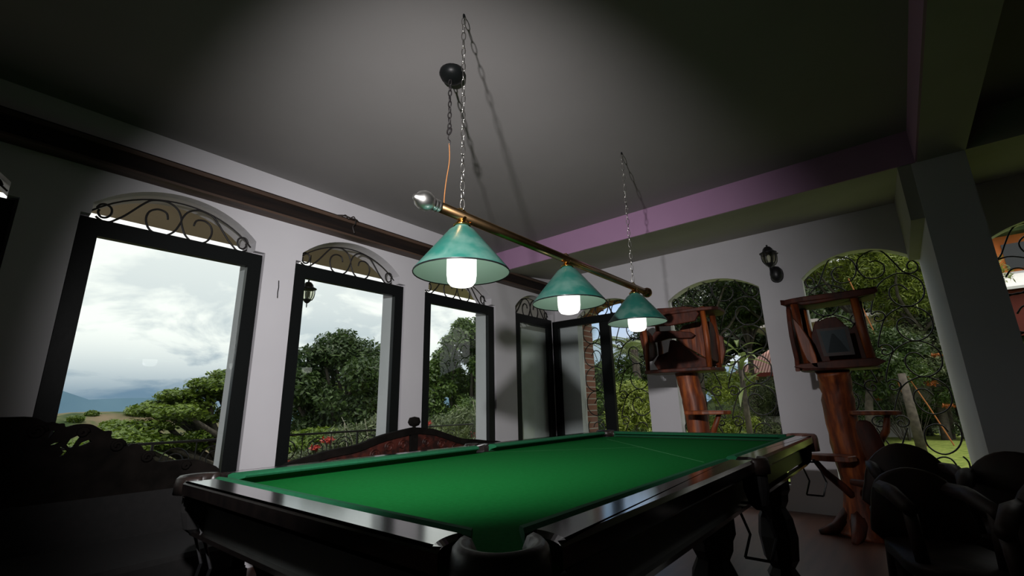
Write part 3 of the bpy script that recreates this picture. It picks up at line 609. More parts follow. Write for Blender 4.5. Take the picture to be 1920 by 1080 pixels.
m=MB(); slab(m,[(x0+.03,.78),(-1.62,.74),(-1.60,.67),(-1.85,.68),(x0,.66)],(0,y1-.1,0),(1,0,0),(0,0,1),(0,.04,0),12); m.build('back_slab','drift2',t)
m=MB(); slab(m,[(y0,.45),(y0+.1,.62),(y0+.16,.80),(y1-.1,.78),(y1,.6),(y1-.1,.4)],(x1-.04,0,0),(0,1,0),(0,0,1),(.03,0,0),13); m.build('side_slab','drift2',t)
m=MB(); slab(m,[(y0+.05,.55),(y0-.02,.70),(y0+.1,.80),(y1-.1,.72),(y1,.52),(4.75,.42)],(x0-.03,0,0),(0,1,0),(0,0,1),(.03,0,0),14); m.build('side_slab','drift2',t)
m=MB(); slab(m,[(-1.66,4.6),(-1.30,4.62),(-1.28,4.8),(-1.4,4.92),(-1.66,4.95)],(0,0,-.115),(1,0,0),(0,1,0),(0,0,.035),15); m.build('shelf','drift',t)
MB().tube([(-1.36,4.72,-.10),(-1.45,4.76,-.28),(-1.60,4.88,-.46)],[.02,.028,.03],8,jit=.2).build('brace','drift',t,True)
# stand B: right one
tB=[(-.42,5.00,F,.19),(-.41,5.00,F+.12,.15),(-.405,4.98,-.72,.118),(-.42,4.95,-.43,.122),(-.43,4.92,-.13,.118),(-.42,4.88,.10,.115),(-.42,4.85,.24,.125)]
t,(x0,x1,y0,y1)=stand('dark red driftwood stand with slab box holding a small picture, right of pool table',-.37,4.80,.27,.86,.48,.36,tB,5)
for i,(x,y,r0) in enumerate(((x0+.03,y0+.01,.030),(x1-.02,y0+.01,.030),(x0+.05,y1-.02,.03),(x1-.03,y1-.02,.03))):
    MB().tube([(x+.02,y,.27),(x,y,.55),(x-.01,y,.86)],[r0,r0*1.15,r0],8,jit=.3,seed=i+7).build('corner_post','drift',t,True)
m=MB(); slab(m,[(x0-.03,y0-.03),(-.5,y0-.06),(-.2,y0-.04),(.0,y0-.02),(-.02,4.6),(-.05,y1),(-.4,y1+.04),(x0,y1),(x0-.06,4.6)],(0,0,.82),(1,0,0),(0,1,0),(0,0,.045),18,.018); m.build('roof_slab','drift2',t)
m=MB(); slab(m,[(x0+.08,.79),(-.30,.80),(-.02,.80),(-.03,.87),(-.35,.865),(x0+.04,.87)],(0,y0-.05,0),(1,0,0),(0,0,1),(0,.03,0),19); m.build('front_slab','drift2',t)
m=MB(); slab(m,[(y0+.02,.78),(y0+.14,.84),(y1,.80),(y1-.03,.35),(4.6,.25),(y0+.03,.33),(y0-.02,.55)],(x0-.05,0,0),(0,1,0),(0,0,1),(.035,0,0),20,.02); m.build('side_slab','drift2',t)
m=MB(); slab(m,[(x0,.70),(x0+.02,.52),(x0+.06,.32),(x0+.12,.27),(x0+.09,.5)],(0,y0-.05,0),(1,0,0),(0,0,1),(0,.03,0),26); m.build('front_slab','drift',t)
m=MB(); slab(m,[(x0+.03,.28),(x1-.04,.28),(x1-.06,.60),(-.14,.72),(-.24,.60),(-.32,.72),(-.46,.70),(x0+.10,.66)],(0,y1-.04,0),(1,0,0),(0,0,1),(0,.035,0),21,.008); m.build('back_slab','drift2',t)
m=MB(); slab(m,[(y0+.16,.34),(y0+.2,.76),(y1-.02,.78),(y1,.5),(y1-.05,.32)],(x1-.02,0,0),(0,1,0),(0,0,1),(.03,0,0),22,.02); m.build('side_slab','drift2',t)
m=MB(); slab(m,[(x0+.02,.25),(x1+.02,.25),(x1+.04,.305),(x0,.30)],(0,y0-.05,0),(1,0,0),(0,0,1),(0,.03,0),27,.008); m.build('front_slab','drift2',t)
m=MB(); slab(m,[(-.33,4.6),(-.06,4.62),(-.03,4.72),(-.07,4.85),(-.33,4.95)],(0,0,-.125),(1,0,0),(0,1,0),(0,0,.03),23); m.build('shelf','drift',t)
MB().tube([(-.11,4.72,-.12),(-.14,4.76,-.25),(-.30,4.88,-.50)],[.018,.024,.03],8,jit=.2).build('brace','drift',t,True)
m=MB(); slab(m,[(-.70,4.66),(-.40,4.60),(-.38,4.84),(-.66,4.80)],(0,0,-.485),(1,0,0),(0,1,0),(0,0,.045),24); m.build('shelf','drift',t)
MB().tube([(-.67,4.72,-.46),(-.60,4.76,-.58),(-.50,4.84,-.70),(-.43,4.92,-.80)],[.018,.026,.03,.03],8,jit=.2).build('brace','drift2',t,True)
for a in (200,260,320,20,110):
    MB().tube([(-.42+.08*math.cos(R(a)),5.0+.08*math.sin(R(a)),F+.16),(-.42+.2*math.cos(R(a)),5.0+.2*math.sin(R(a)),F+.05),(-.42+.33*math.cos(R(a)),5.0+.33*math.sin(R(a)),F+.01)],[.07,.05,.02],8,jit=.2).build('root','drift2',t,True)
# the little picture in its box
pf=thing('framed_picture','small grey picture in a dark frame standing inside the driftwood box','picture',(-.345,4.56,.30))
MB().prism([(-.455,.575),(-.235,.575),(-.225,.345),(-.435,.345)],(0,4.575,0),(1,0,0),(0,0,1),(0,.02,0)).build('frame','chairwood',pf)
MB().prism([(-.432,.555),(-.262,.555),(-.253,.372),(-.412,.372)],(0,4.571,0),(1,0,0),(0,0,1),(0,.004,0)).build('print','pic',pf)
MB().prism([(-.40,.374),(-.262,.374),(-.30,.46),(-.338,.525),(-.352,.525),(-.375,.46)],(0,4.5695,0),(1,0,0),(0,0,1),(0,.0015,0)).build('dark_shape','picd',pf)  # darker grey tapering shape set on the picture's front
# ---------------------------------------------------------------- rustic chairs in the dark right corner
def rchair(label,loc,rz,w,hb,seat,seed,shape='round'):
    t=thing('rustic_chair',label,'chair',(*loc,F),'dark rustic wooden chairs',rz); L=[]
    def P(mb,name,m='chairwood',smooth=True):
        o=mb.build(name,m,None,smooth); o.parent=t; return o
    h=w/2
    P(MB().prism(wob([(-h,-.22),(0,-.27),(h,-.22),(h+.02,0),(h,.22),(0,.24),(-h,.22),(-h-.02,0)],.012,seed),(0,0,seat-.03),(1,0,0),(0,1,0),(0,0,.05),.01),'seat')
    bk=[(-h,seat),(h,seat),(h+.02,hb*.75),(h*.75,hb*.93),(h*.25,hb),(-h*.3,hb*.99),(-h*.8,hb*.90),(-h-.02,hb*.72)]
    P(MB().prism(wob(bk,.012,seed+1,3),(0,.20,0),(1,0,0),(0,.12,1),(0,.05,0),.012),'backrest')
    for x in(-h+.05,h-.05):
        for y in(-.19,.19): P(MB().tube([(x*1.08,y*1.1,0),(x,y,seat*.6),(x,y,seat)],[.032,.028,.034],8,jit=.2,seed=seed),'leg')
        P(MB().tube([(x*1.1,.26,seat+.24),(x*1.15,.05,seat+.25),(x*1.15,-.2,seat+.22)],[.03,.034,.028],8,jit=.25,seed=seed),'armrest')
        P(MB().tube([(x*1.12,-.17,seat+.22),(x*1.05,-.17,seat)],.024,8,jit=.2,seed=seed),'arm_post')
    return t
rchair('dark rustic rounded-back chair below the right garden arch, beside the leaning chair back',(-.02,3.62),R(8),.42,.80,.44,31)
rchair('dark rustic wooden chair with a wide back at the foot of the white pillar',(.37,3.42),R(-6),.44,.785,.44,32)
rchair('dark rustic wooden chair nearest the camera in the right corner, reddish rounded back',(.03,2.85),R(14),.34,.755,.42,33)
rchair('dark rustic wooden chair with an orange-edged back at the right edge of the picture',(.36,2.52),R(-12),.34,.79,.42,34)
t=thing('tall_back_chair','reddish driftwood chair with a narrow leaning back beside the right driftwood stand','chair',(-.1,4.25,F))
MB().prism([(v.x,v.y) for v in catmull([(-.30,-.20),(-.245,-.152),(-.19,-.19),(-.144,-.376),(-.125,-.60),(-.112,-.78),(-.228,-.78),(-.263,-.489)],3,True)],(0,4.28,0),(1,0,0),(0,0,1),(0,.06,0),.01).build('backrest','drift2',t,True)
MB().prism(wob([(-.22,3.95),(.12,3.93),(.14,4.3),(-.20,4.32)],.012,5),(0,0,-.70),(1,0,0),(0,1,0),(0,0,.05),.01).build('seat','drift2',t)
MB().tube([(-.40,4.42,-.60),(-.27,4.36,-.605),(-.11,4.30,-.60)],[.022,.03,.028],8,jit=.2).build('armrest','drift2',t,True)
for x,y in((-.18,3.98),(.10,3.98),(-.19,4.28),(.10,4.28)): MB().tube([(x,y,F),(x,y,-.69)],[.03,.034],8).build('leg','drift2',t,True)
# ================================================================ outdoors
def leaves(blobs,n,size,seed,name,m,parent,asp=.45,upb=.5,shell=.55,droop=0):
    rng=np.random.default_rng(seed); B=np.array(blobs,float); vol=(B[:,3]*B[:,4]+B[:,4]*B[:,5]+B[:,3]*B[:,5]); idx=rng.choice(len(B),n,p=vol/vol.sum())
    d=rng.normal(size=(n,3)); d/=np.linalg.norm(d,axis=1)[:,None]; r=(shell+(1-shell)*rng.random(n)**.6)*(1+.12*rng.normal(size=n))
    c=B[idx,:3]+d*B[idx,3:6]*r[:,None]
    nr=d*.6+rng.normal(size=(n,3))*.55; nr[:,2]+=upb; nr/=np.linalg.norm(nr,axis=1)[:,None]
    a=rng.normal(size=(n,3)); a[:,2]-=droop; a-=nr*(a*nr).sum(1)[:,None]; a/=np.linalg.norm(a,axis=1)[:,None]; b=np.cross(nr,a)
    s=size*(.6+.8*rng.random(n))[:,None]
    V=np.stack([c-a*s,c+b*s*asp-a*s*.1,c+a*s,c-b*s*asp-a*s*.1],1).reshape(-1,3).astype(np.float32)
    me=bpy.data.meshes.new(name); me.vertices.add(4*n); me.vertices.foreach_set('co',V.ravel()); me.loops.add(4*n); me.loops.foreach_set('vertex_index',np.arange(4*n,dtype=np.int32))
    me.polygons.add(n); me.polygons.foreach_set('loop_start',np.arange(0,4*n,4,dtype=np.int32)); me.polygons.foreach_set('loop_total',np.full(n,4,np.int32)); me.update(calc_edges=True)
    me.materials.append(M[m]); o=bpy.data.objects.new(name,me); C.objects.link(o)
    if parent is not None: o.parent=parent; o.matrix_parent_inverse=Matrix.Translation(root(parent)).inverted()
    return o
def crown(c,r,k,seed,sub_r=.42,flat=.8,up=.15):
    rng=random.Random(seed); out=[]
    for i in range(k):
        u=Vector((rng.gauss(0,1),rng.gauss(0,1),rng.gauss(up,1))).normalized(); q=rng.uniform(.45,.95); s=sub_r*rng.uniform(.6,1.15); m=min(r)
        out.append((c[0]+u.x*r[0]*q,c[1]+u.y*r[1]*q,c[2]+u.z*r[2]*q,s*m,s*m,s*m*flat))
    return out
def branches(mb,base,blobs,r0,seed,step=1,wig=.12):
    rng=random.Random(seed); base=Vector(base); cen=sum((Vector(b[:3]) for b in blobs),Vector())/len(blobs); fork=base.lerp(cen,.62)
    mb.tube(catmull([base,base.lerp(fork,.5)+Vector((rng.uniform(-.1,.1),rng.uniform(-.1,.1),0)),fork],3),[r0]*1+[r0*(1-.06*i) for i in range(1,7)],8)
    for b in blobs[::step]:
        e=Vector(b[:3]); L=(e-fork).length; mid=fork.lerp(e,.5)+Vector((rng.uniform(-1,1),rng.uniform(-1,1),rng.uniform(-.6,.2)))*L*wig
        mb.tube(catmull([fork,mid,e],3),[r0*.5*(1-.12*i) for i in range(7)],5)
def tree(label,base,blobs,n,size,m,seed,cat='tree',name='tree',group=None,r0=.2,asp=.45,upb=.5,part='foliage',step=2,shell=.5):
    t=thing(name,label,cat,tuple(base),group); leaves(blobs,n,size,seed,part,m,t,asp,upb,shell)
    mb=MB(); branches(mb,base,blobs,r0,seed,step); mb.build('trunk','bark',t,True); return t
# ground left: porch slope, valley, scrubby hill; far mountains
def sm(a,b,x): x=max(0,min(1,(x-a)/(b-a))); return x*x*(3-2*x)
def gl(x,y):
    d=-x; rnd=.35*math.sin(x*.21+y*.13)+.25*math.sin(x*.5-y*.37)
    z=-1.6-7.5*sm(6,30,d)+ (8.4+.9*math.sin(y*.09+1.2)-.05*abs(y-8))*sm(38,62,d)-6*sm(66,120,d)
    return z+rnd*sm(10,30,d)
def grid(fx,xs,ys):
    mb=MB(); nx,ny=len(xs),len(ys)
    mb.v=[(x,y,fx(x,y)) for y in ys for x in xs]; mb.f=[(j*nx+i,j*nx+i+1,(j+1)*nx+i+1,(j+1)*nx+i) for j in range(ny-1) for i in range(nx-1)]; return mb
xs=[-5.76]+[-6.5-1.5*i for i in range(76)]; ys=[-40+1.6*i for i in range(80)]
g=grid(gl,xs[::-1],ys); struct('ground_valley',g,'hill',True)
mb=MB(); rr=random.Random(2); pv=[]
for i in range(61):
    y=-900+40*i; z=20+14*math.sin(i*.33)+7*math.sin(i*.9+1)+(14 if i<26 else -2); pv.append((y,z))
mb.v=[(-900,y,-60) for y,z in pv]+[(-980,y,z) for y,z in pv]+[(-1100,y,z-10) for y,z in pv]
mb.f=[(i,i+1,61+i+1,61+i) for i in range(60)]+[(61+i,61+i+1,122+i+1,122+i) for i in range(60)]
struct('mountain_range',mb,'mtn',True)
# scrub bushes along the hill
for i,(x,y,r) in enumerate([(x_,y_,r_*.55) for x_,y_,r_ in [(-55,4,1.1),(-57,7.5,.8),(-56,10,1.2),(-60,12.5,1.5),(-59,14.5,1.3),(-54,12,.9),(-50,8,1.0),(-60,9,.7),(-58,17,1.6),(-52,15,1.2),(-61,5.6,.9)]]):
    z=gl(x,y); t=thing('hill_bush','small round green bush on the distant brown hillside','bush',(x,y,z),'bushes on the far hillside')
    leaves([(x,y,z+r*.45,r,r*1.3,r*.7)],1500,.13,i,'foliage','lv_acacia',t); MB().tube([(x,y,z-.1),(x,y,z+r*.5)],.08,6).build('trunk','bark',t)
# broad acacia
bl_=[]; rng=random.Random(11)
for i in range(46):
    v=rng.uniform(-1,1); y=9.6+v*6.2; x=-22.6+rng.uniform(-2.4,2.4); dome=1.85-2.4*abs((y-10.5)/6.2)**1.9
    z=dome-rng.choice([0,.15,.5,1.0,1.6,2.1])*rng.uniform(.6,1.1); bl_.append((x,y,z,rng.uniform(.7,1.25),rng.uniform(.8,1.3),rng.uniform(.22,.36)))
for y,z in((4.5,-.45),(5.2,.15),(6.0,.75),(6.9,1.2),(7.7,1.6),(8.6,1.8),(5.7,.1),(6.6,.4),(7.4,.8),(8.3,1.0),(7.0,-.2),(8.2,.1),(4.7,-1.2),(5.4,-1.8),(6.3,-2.1),(7.5,-2.3),(8.6,-1.9),(5.8,-1.1),(7.0,-.9)): bl_.append((-22.8,y,z,.8,.75,.26))
tree('broad spreading acacia tree with flat leafy tiers outside the large left window',(-22.5,11,-8.5),bl_,75000,.10,'lv_acacia',1,r0=.42,asp=.5,upb=1.0,step=1,shell=.1)
tree('tall dark bushy tree filling the second window, its top against the cloud',(-15.6,9.3,-6),crown((-15.4,9.2,.75),(2.0,2.1,2.0),34,2,.36)+[(-16.3,6.9,1.2,.7,.6,.5),(-16.2,6.5,.7,.7,.6,.45),(-16.0,7.5,1.2,.7,.6,.5),(-15.8,8.1,.6,.7,.7,.6),(-15.6,10.3,1.3,.8,.7,.7),(-15,9.6,-.9,1.1,1.1,.7),(-14.8,8.8,-.3,.9,.8,.6),(-15.2,10.3,-.2,1,1,.8),(-15.6,9.0,2.45,.6,.5,.5),(-15.8,7.7,1.75,.7,.65,.45),(-15.5,8.2,1.9,.7,.6,.4),(-15.4,9.9,1.7,.6,.6,.5)],46000,.085,'lv_dark',2,r0=.26)
tree('smaller yellow-green feathery tree low in the second window behind the railing',(-13.6,7.4,-5),[(-13.6,6.4,-.95,1.0,.9,.25),(-13.4,7.3,-.75,1.1,.9,.25),(-13.7,8.1,-1.0,.9,.8,.25),(-13.2,7.0,-1.5,1.2,1.1,.35),(-13.0,5.6,-1.5,.9,.9,.3)],14000,.07,'lv_acacia',3,r0=.12,upb=1)
tree('dense round-topped green tree in the third window',(-11.8,11.2,-5),crown((-11.4,11.1,1.25),(1.35,1.35,1.7),24,4,.36)+[(-11.3,11.0,2.6,.42,.42,.42),(-12.1,10.3,1.1,.5,.45,.5),(-12.1,10.2,.3,.6,.5,.6),(-11.9,10.6,-.5,.8,.8,.6),(-11.2,11.2,-.6,.9,.9,.7),(-12,10.3,-1.2,.9,.8,.5)],36000,.075,'lv_mid',4,r0=.2)
tree('dark tree top peeking in at the right edge of the third window',(-10.9,12.3,-4),crown((-10.7,12.4,2.3),(.9,.9,1.5),10,5,.5),9000,.075,'lv_dark',5,r0=.14)
# poinsettia hedge beyond the railing: pale twigs, narrow leaves, red bracts
def shrub(label,c,r,n,seed,red,cat='shrub',lm='lv_grey',twigs=14,zb=-1.7,accent='lv_red',k=1,tw='twig'):
    c=[q*k for q in c]; r=[q*k for q in r]; red=[[q*k for q in e] for e in red]
    t=thing('flowering_shrub',label,cat,(c[0],c[1],zb)); rng=random.Random(seed)
    leaves(crown(c,r,10,seed,.5,.9),n,.055,seed,'foliage',lm,t,.22,.4,.2)
    mb=MB()
    for i in range(twigs):
        a=rng.uniform(0,2*PI); e=Vector((c[0]+math.cos(a)*r[0]*rng.uniform(.5,1.1),c[1]+math.sin(a)*r[1]*rng.uniform(.5,1.1),c[2]+r[2]*rng.uniform(-.2,.85)))
        b=Vector((c[0]+math.cos(a)*.2,c[1]+math.sin(a)*.25,zb)); m=b.lerp(e,.55)+Vector((rng.uniform(-.2,.2),rng.uniform(-.2,.2),.1))
        mb.tube(catmull([b,m,e],4),[.011-.0009*k for k in range(9)],5)
    mb.build('stems',tw,t,True)
    for k,(x,y,z,q) in enumerate(red): leaves([(x,y,z,q,q,q*.5)],110,.04,seed+k+50,'red_bracts' if accent=='lv_red' else 'orange_bracts',accent,t,.35,.8,.1)
    return t
shrub('leggy shrub with pale twigs and red bracts behind the railing, second window',(-8.0,5.3,-.75),(.9,.85,.75),9000,61,[(-7.5,5.45,.05,.13),(-7.5,5.6,-.02,.1),(-7.0,3.9,-.45,.10)])
shrub('low twiggy shrub with a few red bracts under the left of the second window',(-7.4,3.7,-1.15),(.9,.8,.55),6500,62,[(-7.1,3.35,-.75,.1),(-7.0,3.7,-.55,.07)],twigs=20)
shrub('wild grassy shrub with arching pale twigs below the third window',(-7.5,6.75,-.70),(.9,.9,.65),10000,63,[(-7.2,6.05,-.3,.12),(-7.0,7.1,-.55,.10)],twigs=22)
shrub('bushy leafy shrub below the large left window behind the railing',(-8.2,2.2,-1.5),(1.2,1.3,.55),8000,64,[],lm='lv_acacia')
shrub('bushy shrub at the porch end below the third window',(-7.6,8.3,-.5),(.9,.9,.8),8000,65,[],lm='lv_mid')
# garden right of the house
def gr(x,y):
    z=-1.27+.05*math.sin(x*.7+y*.4)*sm(7,12,y)
    rise=.46*max(0,y-24)*sm(-13,-5,x); return z+rise*sm(24,30,y)+rise*.02*math.sin(x+y)
xs=[-14+1.0*i for i in range(40)]; ys=[5.86]+[6.5+1.0*i for i in range(18)]
struct('ground_lawn',grid(gr,xs,ys),'lawn',True)
ys=[23.5+1.5*i for i in range(24)]; xs=[-22+1.5*i for i in range(36)]
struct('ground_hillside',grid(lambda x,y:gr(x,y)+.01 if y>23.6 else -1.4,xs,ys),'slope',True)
G='trees crowding the garden hillside'
for i,(x,y,z,r,n,m,la) in enumerate([
 (-4.9,15.6,3.4,1.9,15000,'lv_deep','dark tree crown high in the arch left of the wall lantern'),
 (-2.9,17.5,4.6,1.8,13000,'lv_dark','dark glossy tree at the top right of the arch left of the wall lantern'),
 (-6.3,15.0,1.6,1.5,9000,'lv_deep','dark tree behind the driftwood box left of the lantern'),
 (-.9,18.5,4.9,1.9,14000,'lv_lime','bright feathery bamboo clump high at the left of the right garden arch'),
 (.8,19,3.8,1.7,15000,'lv_lime','yellow-green fine-leaved tree in the middle of the right garden arch'),
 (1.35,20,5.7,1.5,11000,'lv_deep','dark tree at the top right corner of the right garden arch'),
 (.9,19.5,1.6,1.4,10000,'lv_grey','bushy tree low at the right side of the right garden arch'),
 (-.8,17,1.3,1.3,9000,'lv_dark','dark bushy tree behind the trunk of the right driftwood stand'),
 (-4.1,18.6,3.7,1.6,12000,'lv_dark','dark tree crown in the middle of the arch left of the wall lantern'),
 (-7.8,14.2,-.1,1.4,9000,'lv_dark','dark green tree low behind the corner posts'),
 (-6.2,11.2,.0,1.3,9000,'lv_mid','leafy tree between the corner posts'),
 (3.9,22,.6,1.3,7000,'lv_mid','tree seen right of the white pillar under the orange house'),
 (-10.2,17,.2,1.7,9000,'lv_mid','low tree at the far left of the garden behind the brick edge')]):
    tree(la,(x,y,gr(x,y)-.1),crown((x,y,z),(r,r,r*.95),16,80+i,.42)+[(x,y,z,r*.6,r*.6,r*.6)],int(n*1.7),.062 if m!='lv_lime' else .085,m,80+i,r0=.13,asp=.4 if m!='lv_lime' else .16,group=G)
for i,(x,y) in enumerate([(-8,30),(-4,31),(0,30),(4,32),(8,31),(-6,36),(-1,37),(4,38),(9,37),(-3,43),(3,44),(8,44)]):
    z=gr(x,y); tree('large dark tree massed high on the hillside behind the garden',(x,y,z-.2),crown((x,y,z+2.2),(2.8,2.8,2.4),14,120+i,.45),7000,.20,'lv_dark' if i%2 else 'lv_deep',120+i,r0=.2,group='background trees on the hill')
# shrubs by the lawn
shrub('light green bush right of the black corner posts',(-4.45,9.2,-.45),(.75,.7,.75),8000,71,[],lm='lv_lime',zb=-1.3,k=1,tw='bark',twigs=8)
shrub('yellow-green bamboo hedge behind the left driftwood stand',(-3.55,12.6,.05),(.95,.8,1.1),12000,72,[],lm='lv_lime',zb=-1.3,k=1.3,tw='bark',twigs=14)
shrub('grey-green shrub before the tiled-roof house',(-3.15,14.8,-.35),(1.0,.9,.95),11000,73,[],lm='lv_grey',zb=-1.3,k=1.25,tw='bark',twigs=14)
shrub('dark low shrub on the lawn edge in the left garden arch',(-4.6,13.2,-.75),(1.0,.8,.6),8000,74,[],lm='lv_dark',zb=-1.3,k=1.35,tw='bark',twigs=8)
shrub('tangled shrub with orange bracts in the right garden arch',(.0,14.4,.3),(1.0,.8,1.2),11000,75,[(-.3,13.8,.65,.10),(.55,13.9,.3,.12),(.75,13.8,.9,.10),(-.45,13.9,.0,.08)],lm='lv_mid',zb=-1.3,k=1.3,tw='bark',twigs=24,accent='lv_orange')
shrub('dark shrub under the right garden arch behind the lawn',(-.9,14.6,-.4),(1.0,.8,.8),8000,76,[],lm='lv_dark',zb=-1.3,k=1.3,tw='bark',twigs=10)
shrub('shrub with dry orange leaves at the right of the right garden arch',(1.15,15.4,.0),(.8,.8,1.0),8000,77,[(.8,14.8,-.2,.14),(1.1,14.8,.5,.10)],lm='lv_dark',zb=-1.3,k=1.25,tw='bark',twigs=10,accent='lv_orange')
shrub('low dark shrubs against the fence',(-.1,16.0,-.7),(1.5,.5,.5),8000,78,[],lm='lv_deep',zb=-1.3,k=1.3,tw='bark',twigs=6)
# grey trunk and orange bamboo poles in the right arch
t=thing('bare_trunk','bare grey tree trunk standing behind the lawn in the right garden arch','tree trunk',(.15,15.3,-1.3))
MB().tube([(.15,15.3,-1.3),(.13,15.3,-.4),(.10,15.3,.6)],[.11,.10,.08],10,jit=.15).build('trunk','bark',t,True)
for i,(x,y,z0,x2,z2) in enumerate([(.30,16.6,-1.3,-.60,3.5),(.85,16.9,-1.3,.15,.8),(1.30,16.7,-1.3,1.35,2.0)]):
    tag(MB().tube([(x,y,z0),((x+x2)/2+.02,y,(z0+z2)/2),(x2,y,z2)],.018,6).build('bamboo_pole',mat('pole_%d'%i,(.30,.10,.02),.7)),['long slanting orange pole beside the right driftwood box','short orange pole low in the right garden arch','upright orange pole at the right side of the right garden arch'][i],'pole')
# banana plant and palm
def blade(mb,b,d,L,w,droop,n=7):
    b=Vector(b); d=Vector(d).normalized(); s=d.cross(Vector((0,0,1))).normalized(); m=len(mb.v)
    for i in range(n+1):
        t=i/n; c=b+d*L*t+Vector((0,0,-droop*t*t)); ww=w*math.sin(PI*min(.97,.08+.9*t)); mb.v+= [tuple(c-s*ww+Vector((0,0,.25*ww))),tuple(c),tuple(c+s*ww+Vector((0,0,.25*ww)))]
    for i in range(n):
        for j in(0,1): mb.f.append((m+3*i+j,m+3*i+j+1,m+3*(i+1)+j+1,m+3*(i+1)+j))
bp=thing('banana_plant','banana plant with broad pale leaves in the left garden arch','banana plant',(-2.75,11.6,-1.3))
MB().tube([(-2.75,11.6,-1.3),(-2.75,11.6,.9)],[.07,.05],10).build('stem','bark',bp,True); rng=random.Random(5)
for i in range(24):
    a=i*2.4; mb=MB(); blade(mb,(-2.75,11.6,.2+.045*i),(math.cos(a),math.sin(a),rng.uniform(.2,1.2)),rng.uniform(.6,.95),.055,rng.uniform(.2,.6)); mb.build('leaf','lv_palm',bp,True)
def palm(label,base,h,L,nf,seed):
    t=thing('palm_tree',label,'palm tree',tuple(base)); x,y,z=base; MB().tube([(x,y,z),(x+.05,y,z+h*.5),(x,y,z+h)],[.12,.10,.09],10,jit=.1).build('trunk','bark',t,True); rng=random.Random(seed)
    for i in range(nf):
        a=i*2.399; el=rng.uniform(-.2,1.1); mb=MB(); d=Vector((math.cos(a),math.sin(a),el)).normalized(); s=d.cross(Vector((0,0,1))).normalized(); dr=L*.55; pts=[]
        for k in range(15):
            q=k/14; pts.append(Vector((x,y,z+h))+d*L*q+Vector((0,0,-dr*q*q)))
        mb.tube(pts,[.014*(1-.8*k/14) for k in range(15)],4)
        for k in range(2,15):
            for sg in(-1,1):
                for e in(0,.5):
                    p=pts[k].lerp(pts[k-1],e); ll=L*.28*math.sin(PI*(.12+.8*k/15)); tip=p+s*sg*ll*.75+d*ll*.45+Vector((0,0,-ll*.45)); w=(d*.012)
                    mb.add([p-w,p+w,tip],[(0,1,2)])
        mb.build('frond','lv_palm',t)
palm('feathery palm with drooping fronds behind the black corner posts',(-6.3,10.9,-1.3),2.9,1.5,17,3)
palm('smaller palm behind the third lamp shade',(-5.2,11.3,-1.3),2.7,1.3,13,4)
# house with clay tile roof
hs=thing('tiled_house','pale single-storey house with clay tile roof seen through the left garden arch','house',(-2.2,20.5,-1.3))
MB().box((-4.1,19.8,-1.3),(.2,23,1.05)).build('wall','ltgrey',hs)
MB().hexa([(-4.9,19.0,.92),(.6,19.0,.98),(.6,23.6,.98),(-4.9,23.6,.92),(-4.9,19.0,1.0),(.6,19.0,1.06),(.6,21.3,2.3),(-3.4,21.3,2.3)]).build('roof','roof',hs)
MB().box((-4.95,18.93,.86),(.65,19.0,1.0)).build('fascia','maroon',hs)
w=MB().box((-4.0,19.72,-.55),(-2.9,19.79,.75)).build('window','darkwin',hs)
mb=MB()
for x in(-3.8,-3.55,-3.3,-3.05): mb.box((x,19.69,-.55),(x+.02,19.71,.75))
for z in(-.2,.2,.5): mb.box((-4.0,19.69,z),(-2.9,19.71,z+.02))
subp(mb,'window_bars','iron',w); 
hc=thing('cream_house','cream yellow house with a grey flat eave above the banana plant','house',(-2.0,26.5,-.2))
MB().box((-4.7,26,-.2),(.8,29,3.55)).build('wall','cream',hc); MB().box((-5.3,25.4,3.55),(1.2,29.4,3.7)).build('eave','ltgrey',hc)
MB().box((-3.9,25.93,2.3),(-3.4,25.99,3.1)).build('window','darkwin',hc)
gh=thing('grey_house','grey stone hut with a rusty red roof half hidden by trees in the right arch','house',(-.2,21.5,.0))
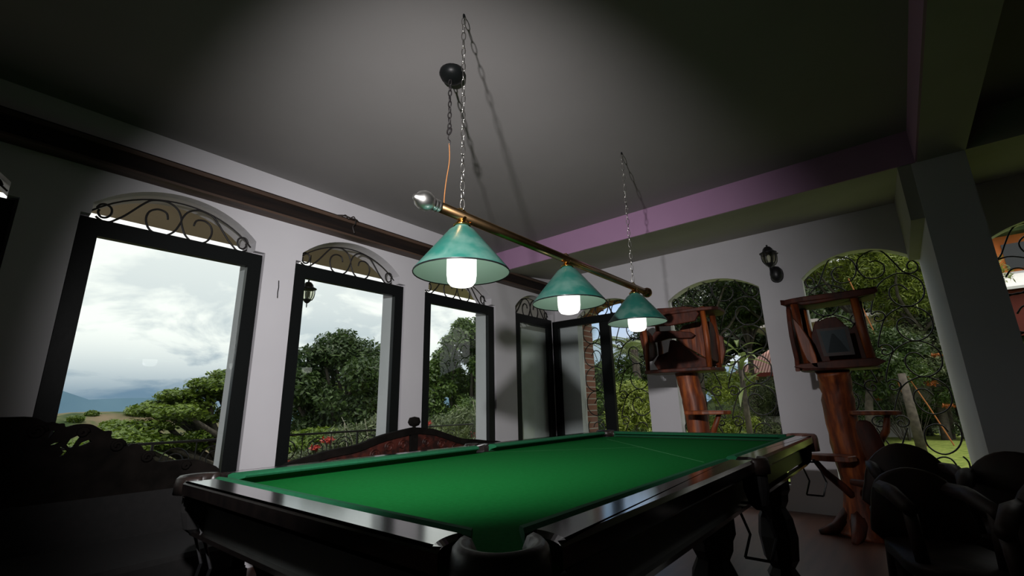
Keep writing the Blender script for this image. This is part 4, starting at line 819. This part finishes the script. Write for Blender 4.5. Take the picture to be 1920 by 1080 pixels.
MB().box((-1.0,20.6,-.9),(1.1,22,1.35)).build('wall','ltgrey',gh); MB().hexa([(-1.3,20.2,1.3),(1.4,20.2,1.3),(1.4,22.4,1.3),(-1.3,22.4,1.3),(-1.1,20.9,1.75),(1.2,20.9,1.75),(1.2,21.7,1.85),(-1.1,21.7,1.85)]).build('roof','maroon',gh)
oh=thing('orange_house','orange upstairs of a house with white and dark red lower roof right of the pillar','house',(5,25.5,-1))
MB().box((3.5,25.5,4.45),(9,29,6.1)).build('upper_wall','orange',oh); MB().box((3.0,24.9,6.1),(9.5,29.5,6.25)).build('upper_roof','slope',oh)
MB().box((4.05,25.42,4.75),(4.75,25.49,5.75)).build('window','darkwin',oh)
MB().hexa([(3.0,24.0,3.75),(9,24.0,3.75),(9,25.5,4.55),(3.0,25.5,4.55),(3.0,24.0,3.85),(9,24.0,3.85),(9,25.5,4.65),(3.0,25.5,4.65)]).build('lower_roof','white',oh)
MB().box((3.3,24.4,2.1),(9,25.4,3.75)).build('lower_wall','maroon',oh)
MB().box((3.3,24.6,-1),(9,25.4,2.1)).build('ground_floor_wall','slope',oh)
mb=MB()
for k in range(6): mb.box((3.9,24.2,.55+.14*k),(6,24.25,.62+.14*k))
tag(mb.build('slatted_fence','maroon'),'red and white slatted fence at the far right edge below the orange house','fence')
# white fence by the lawn
wf=thing('white_fence','low white rail fence at the far edge of the lawn in the right arch','fence',(.9,21.6,-1.27))
MB().hexa([(-.32,21.6,-1.17),(2.6,21.6,-.78),(2.6,21.68,-.78),(-.32,21.68,-1.17),(-.32,21.6,-1.05),(2.6,21.6,-.66),(2.6,21.68,-.66),(-.32,21.68,-1.05)]).build('top_rail','white',wf)
for k in range(12):
    x=-.2+.24*k; z=-1.17+.39*(x+.32)/2.92
    MB().box((x,21.61,-1.3),(x+.08,21.66,z+.01)).build('post','white',wf)
# ---------------------------------------------------------------- lift everything so the floor lies at z = 0
for o in C.objects:
    if o.parent is None: o.location.z+=H
for o in C.objects:
    if 'at' in o: del o['at']
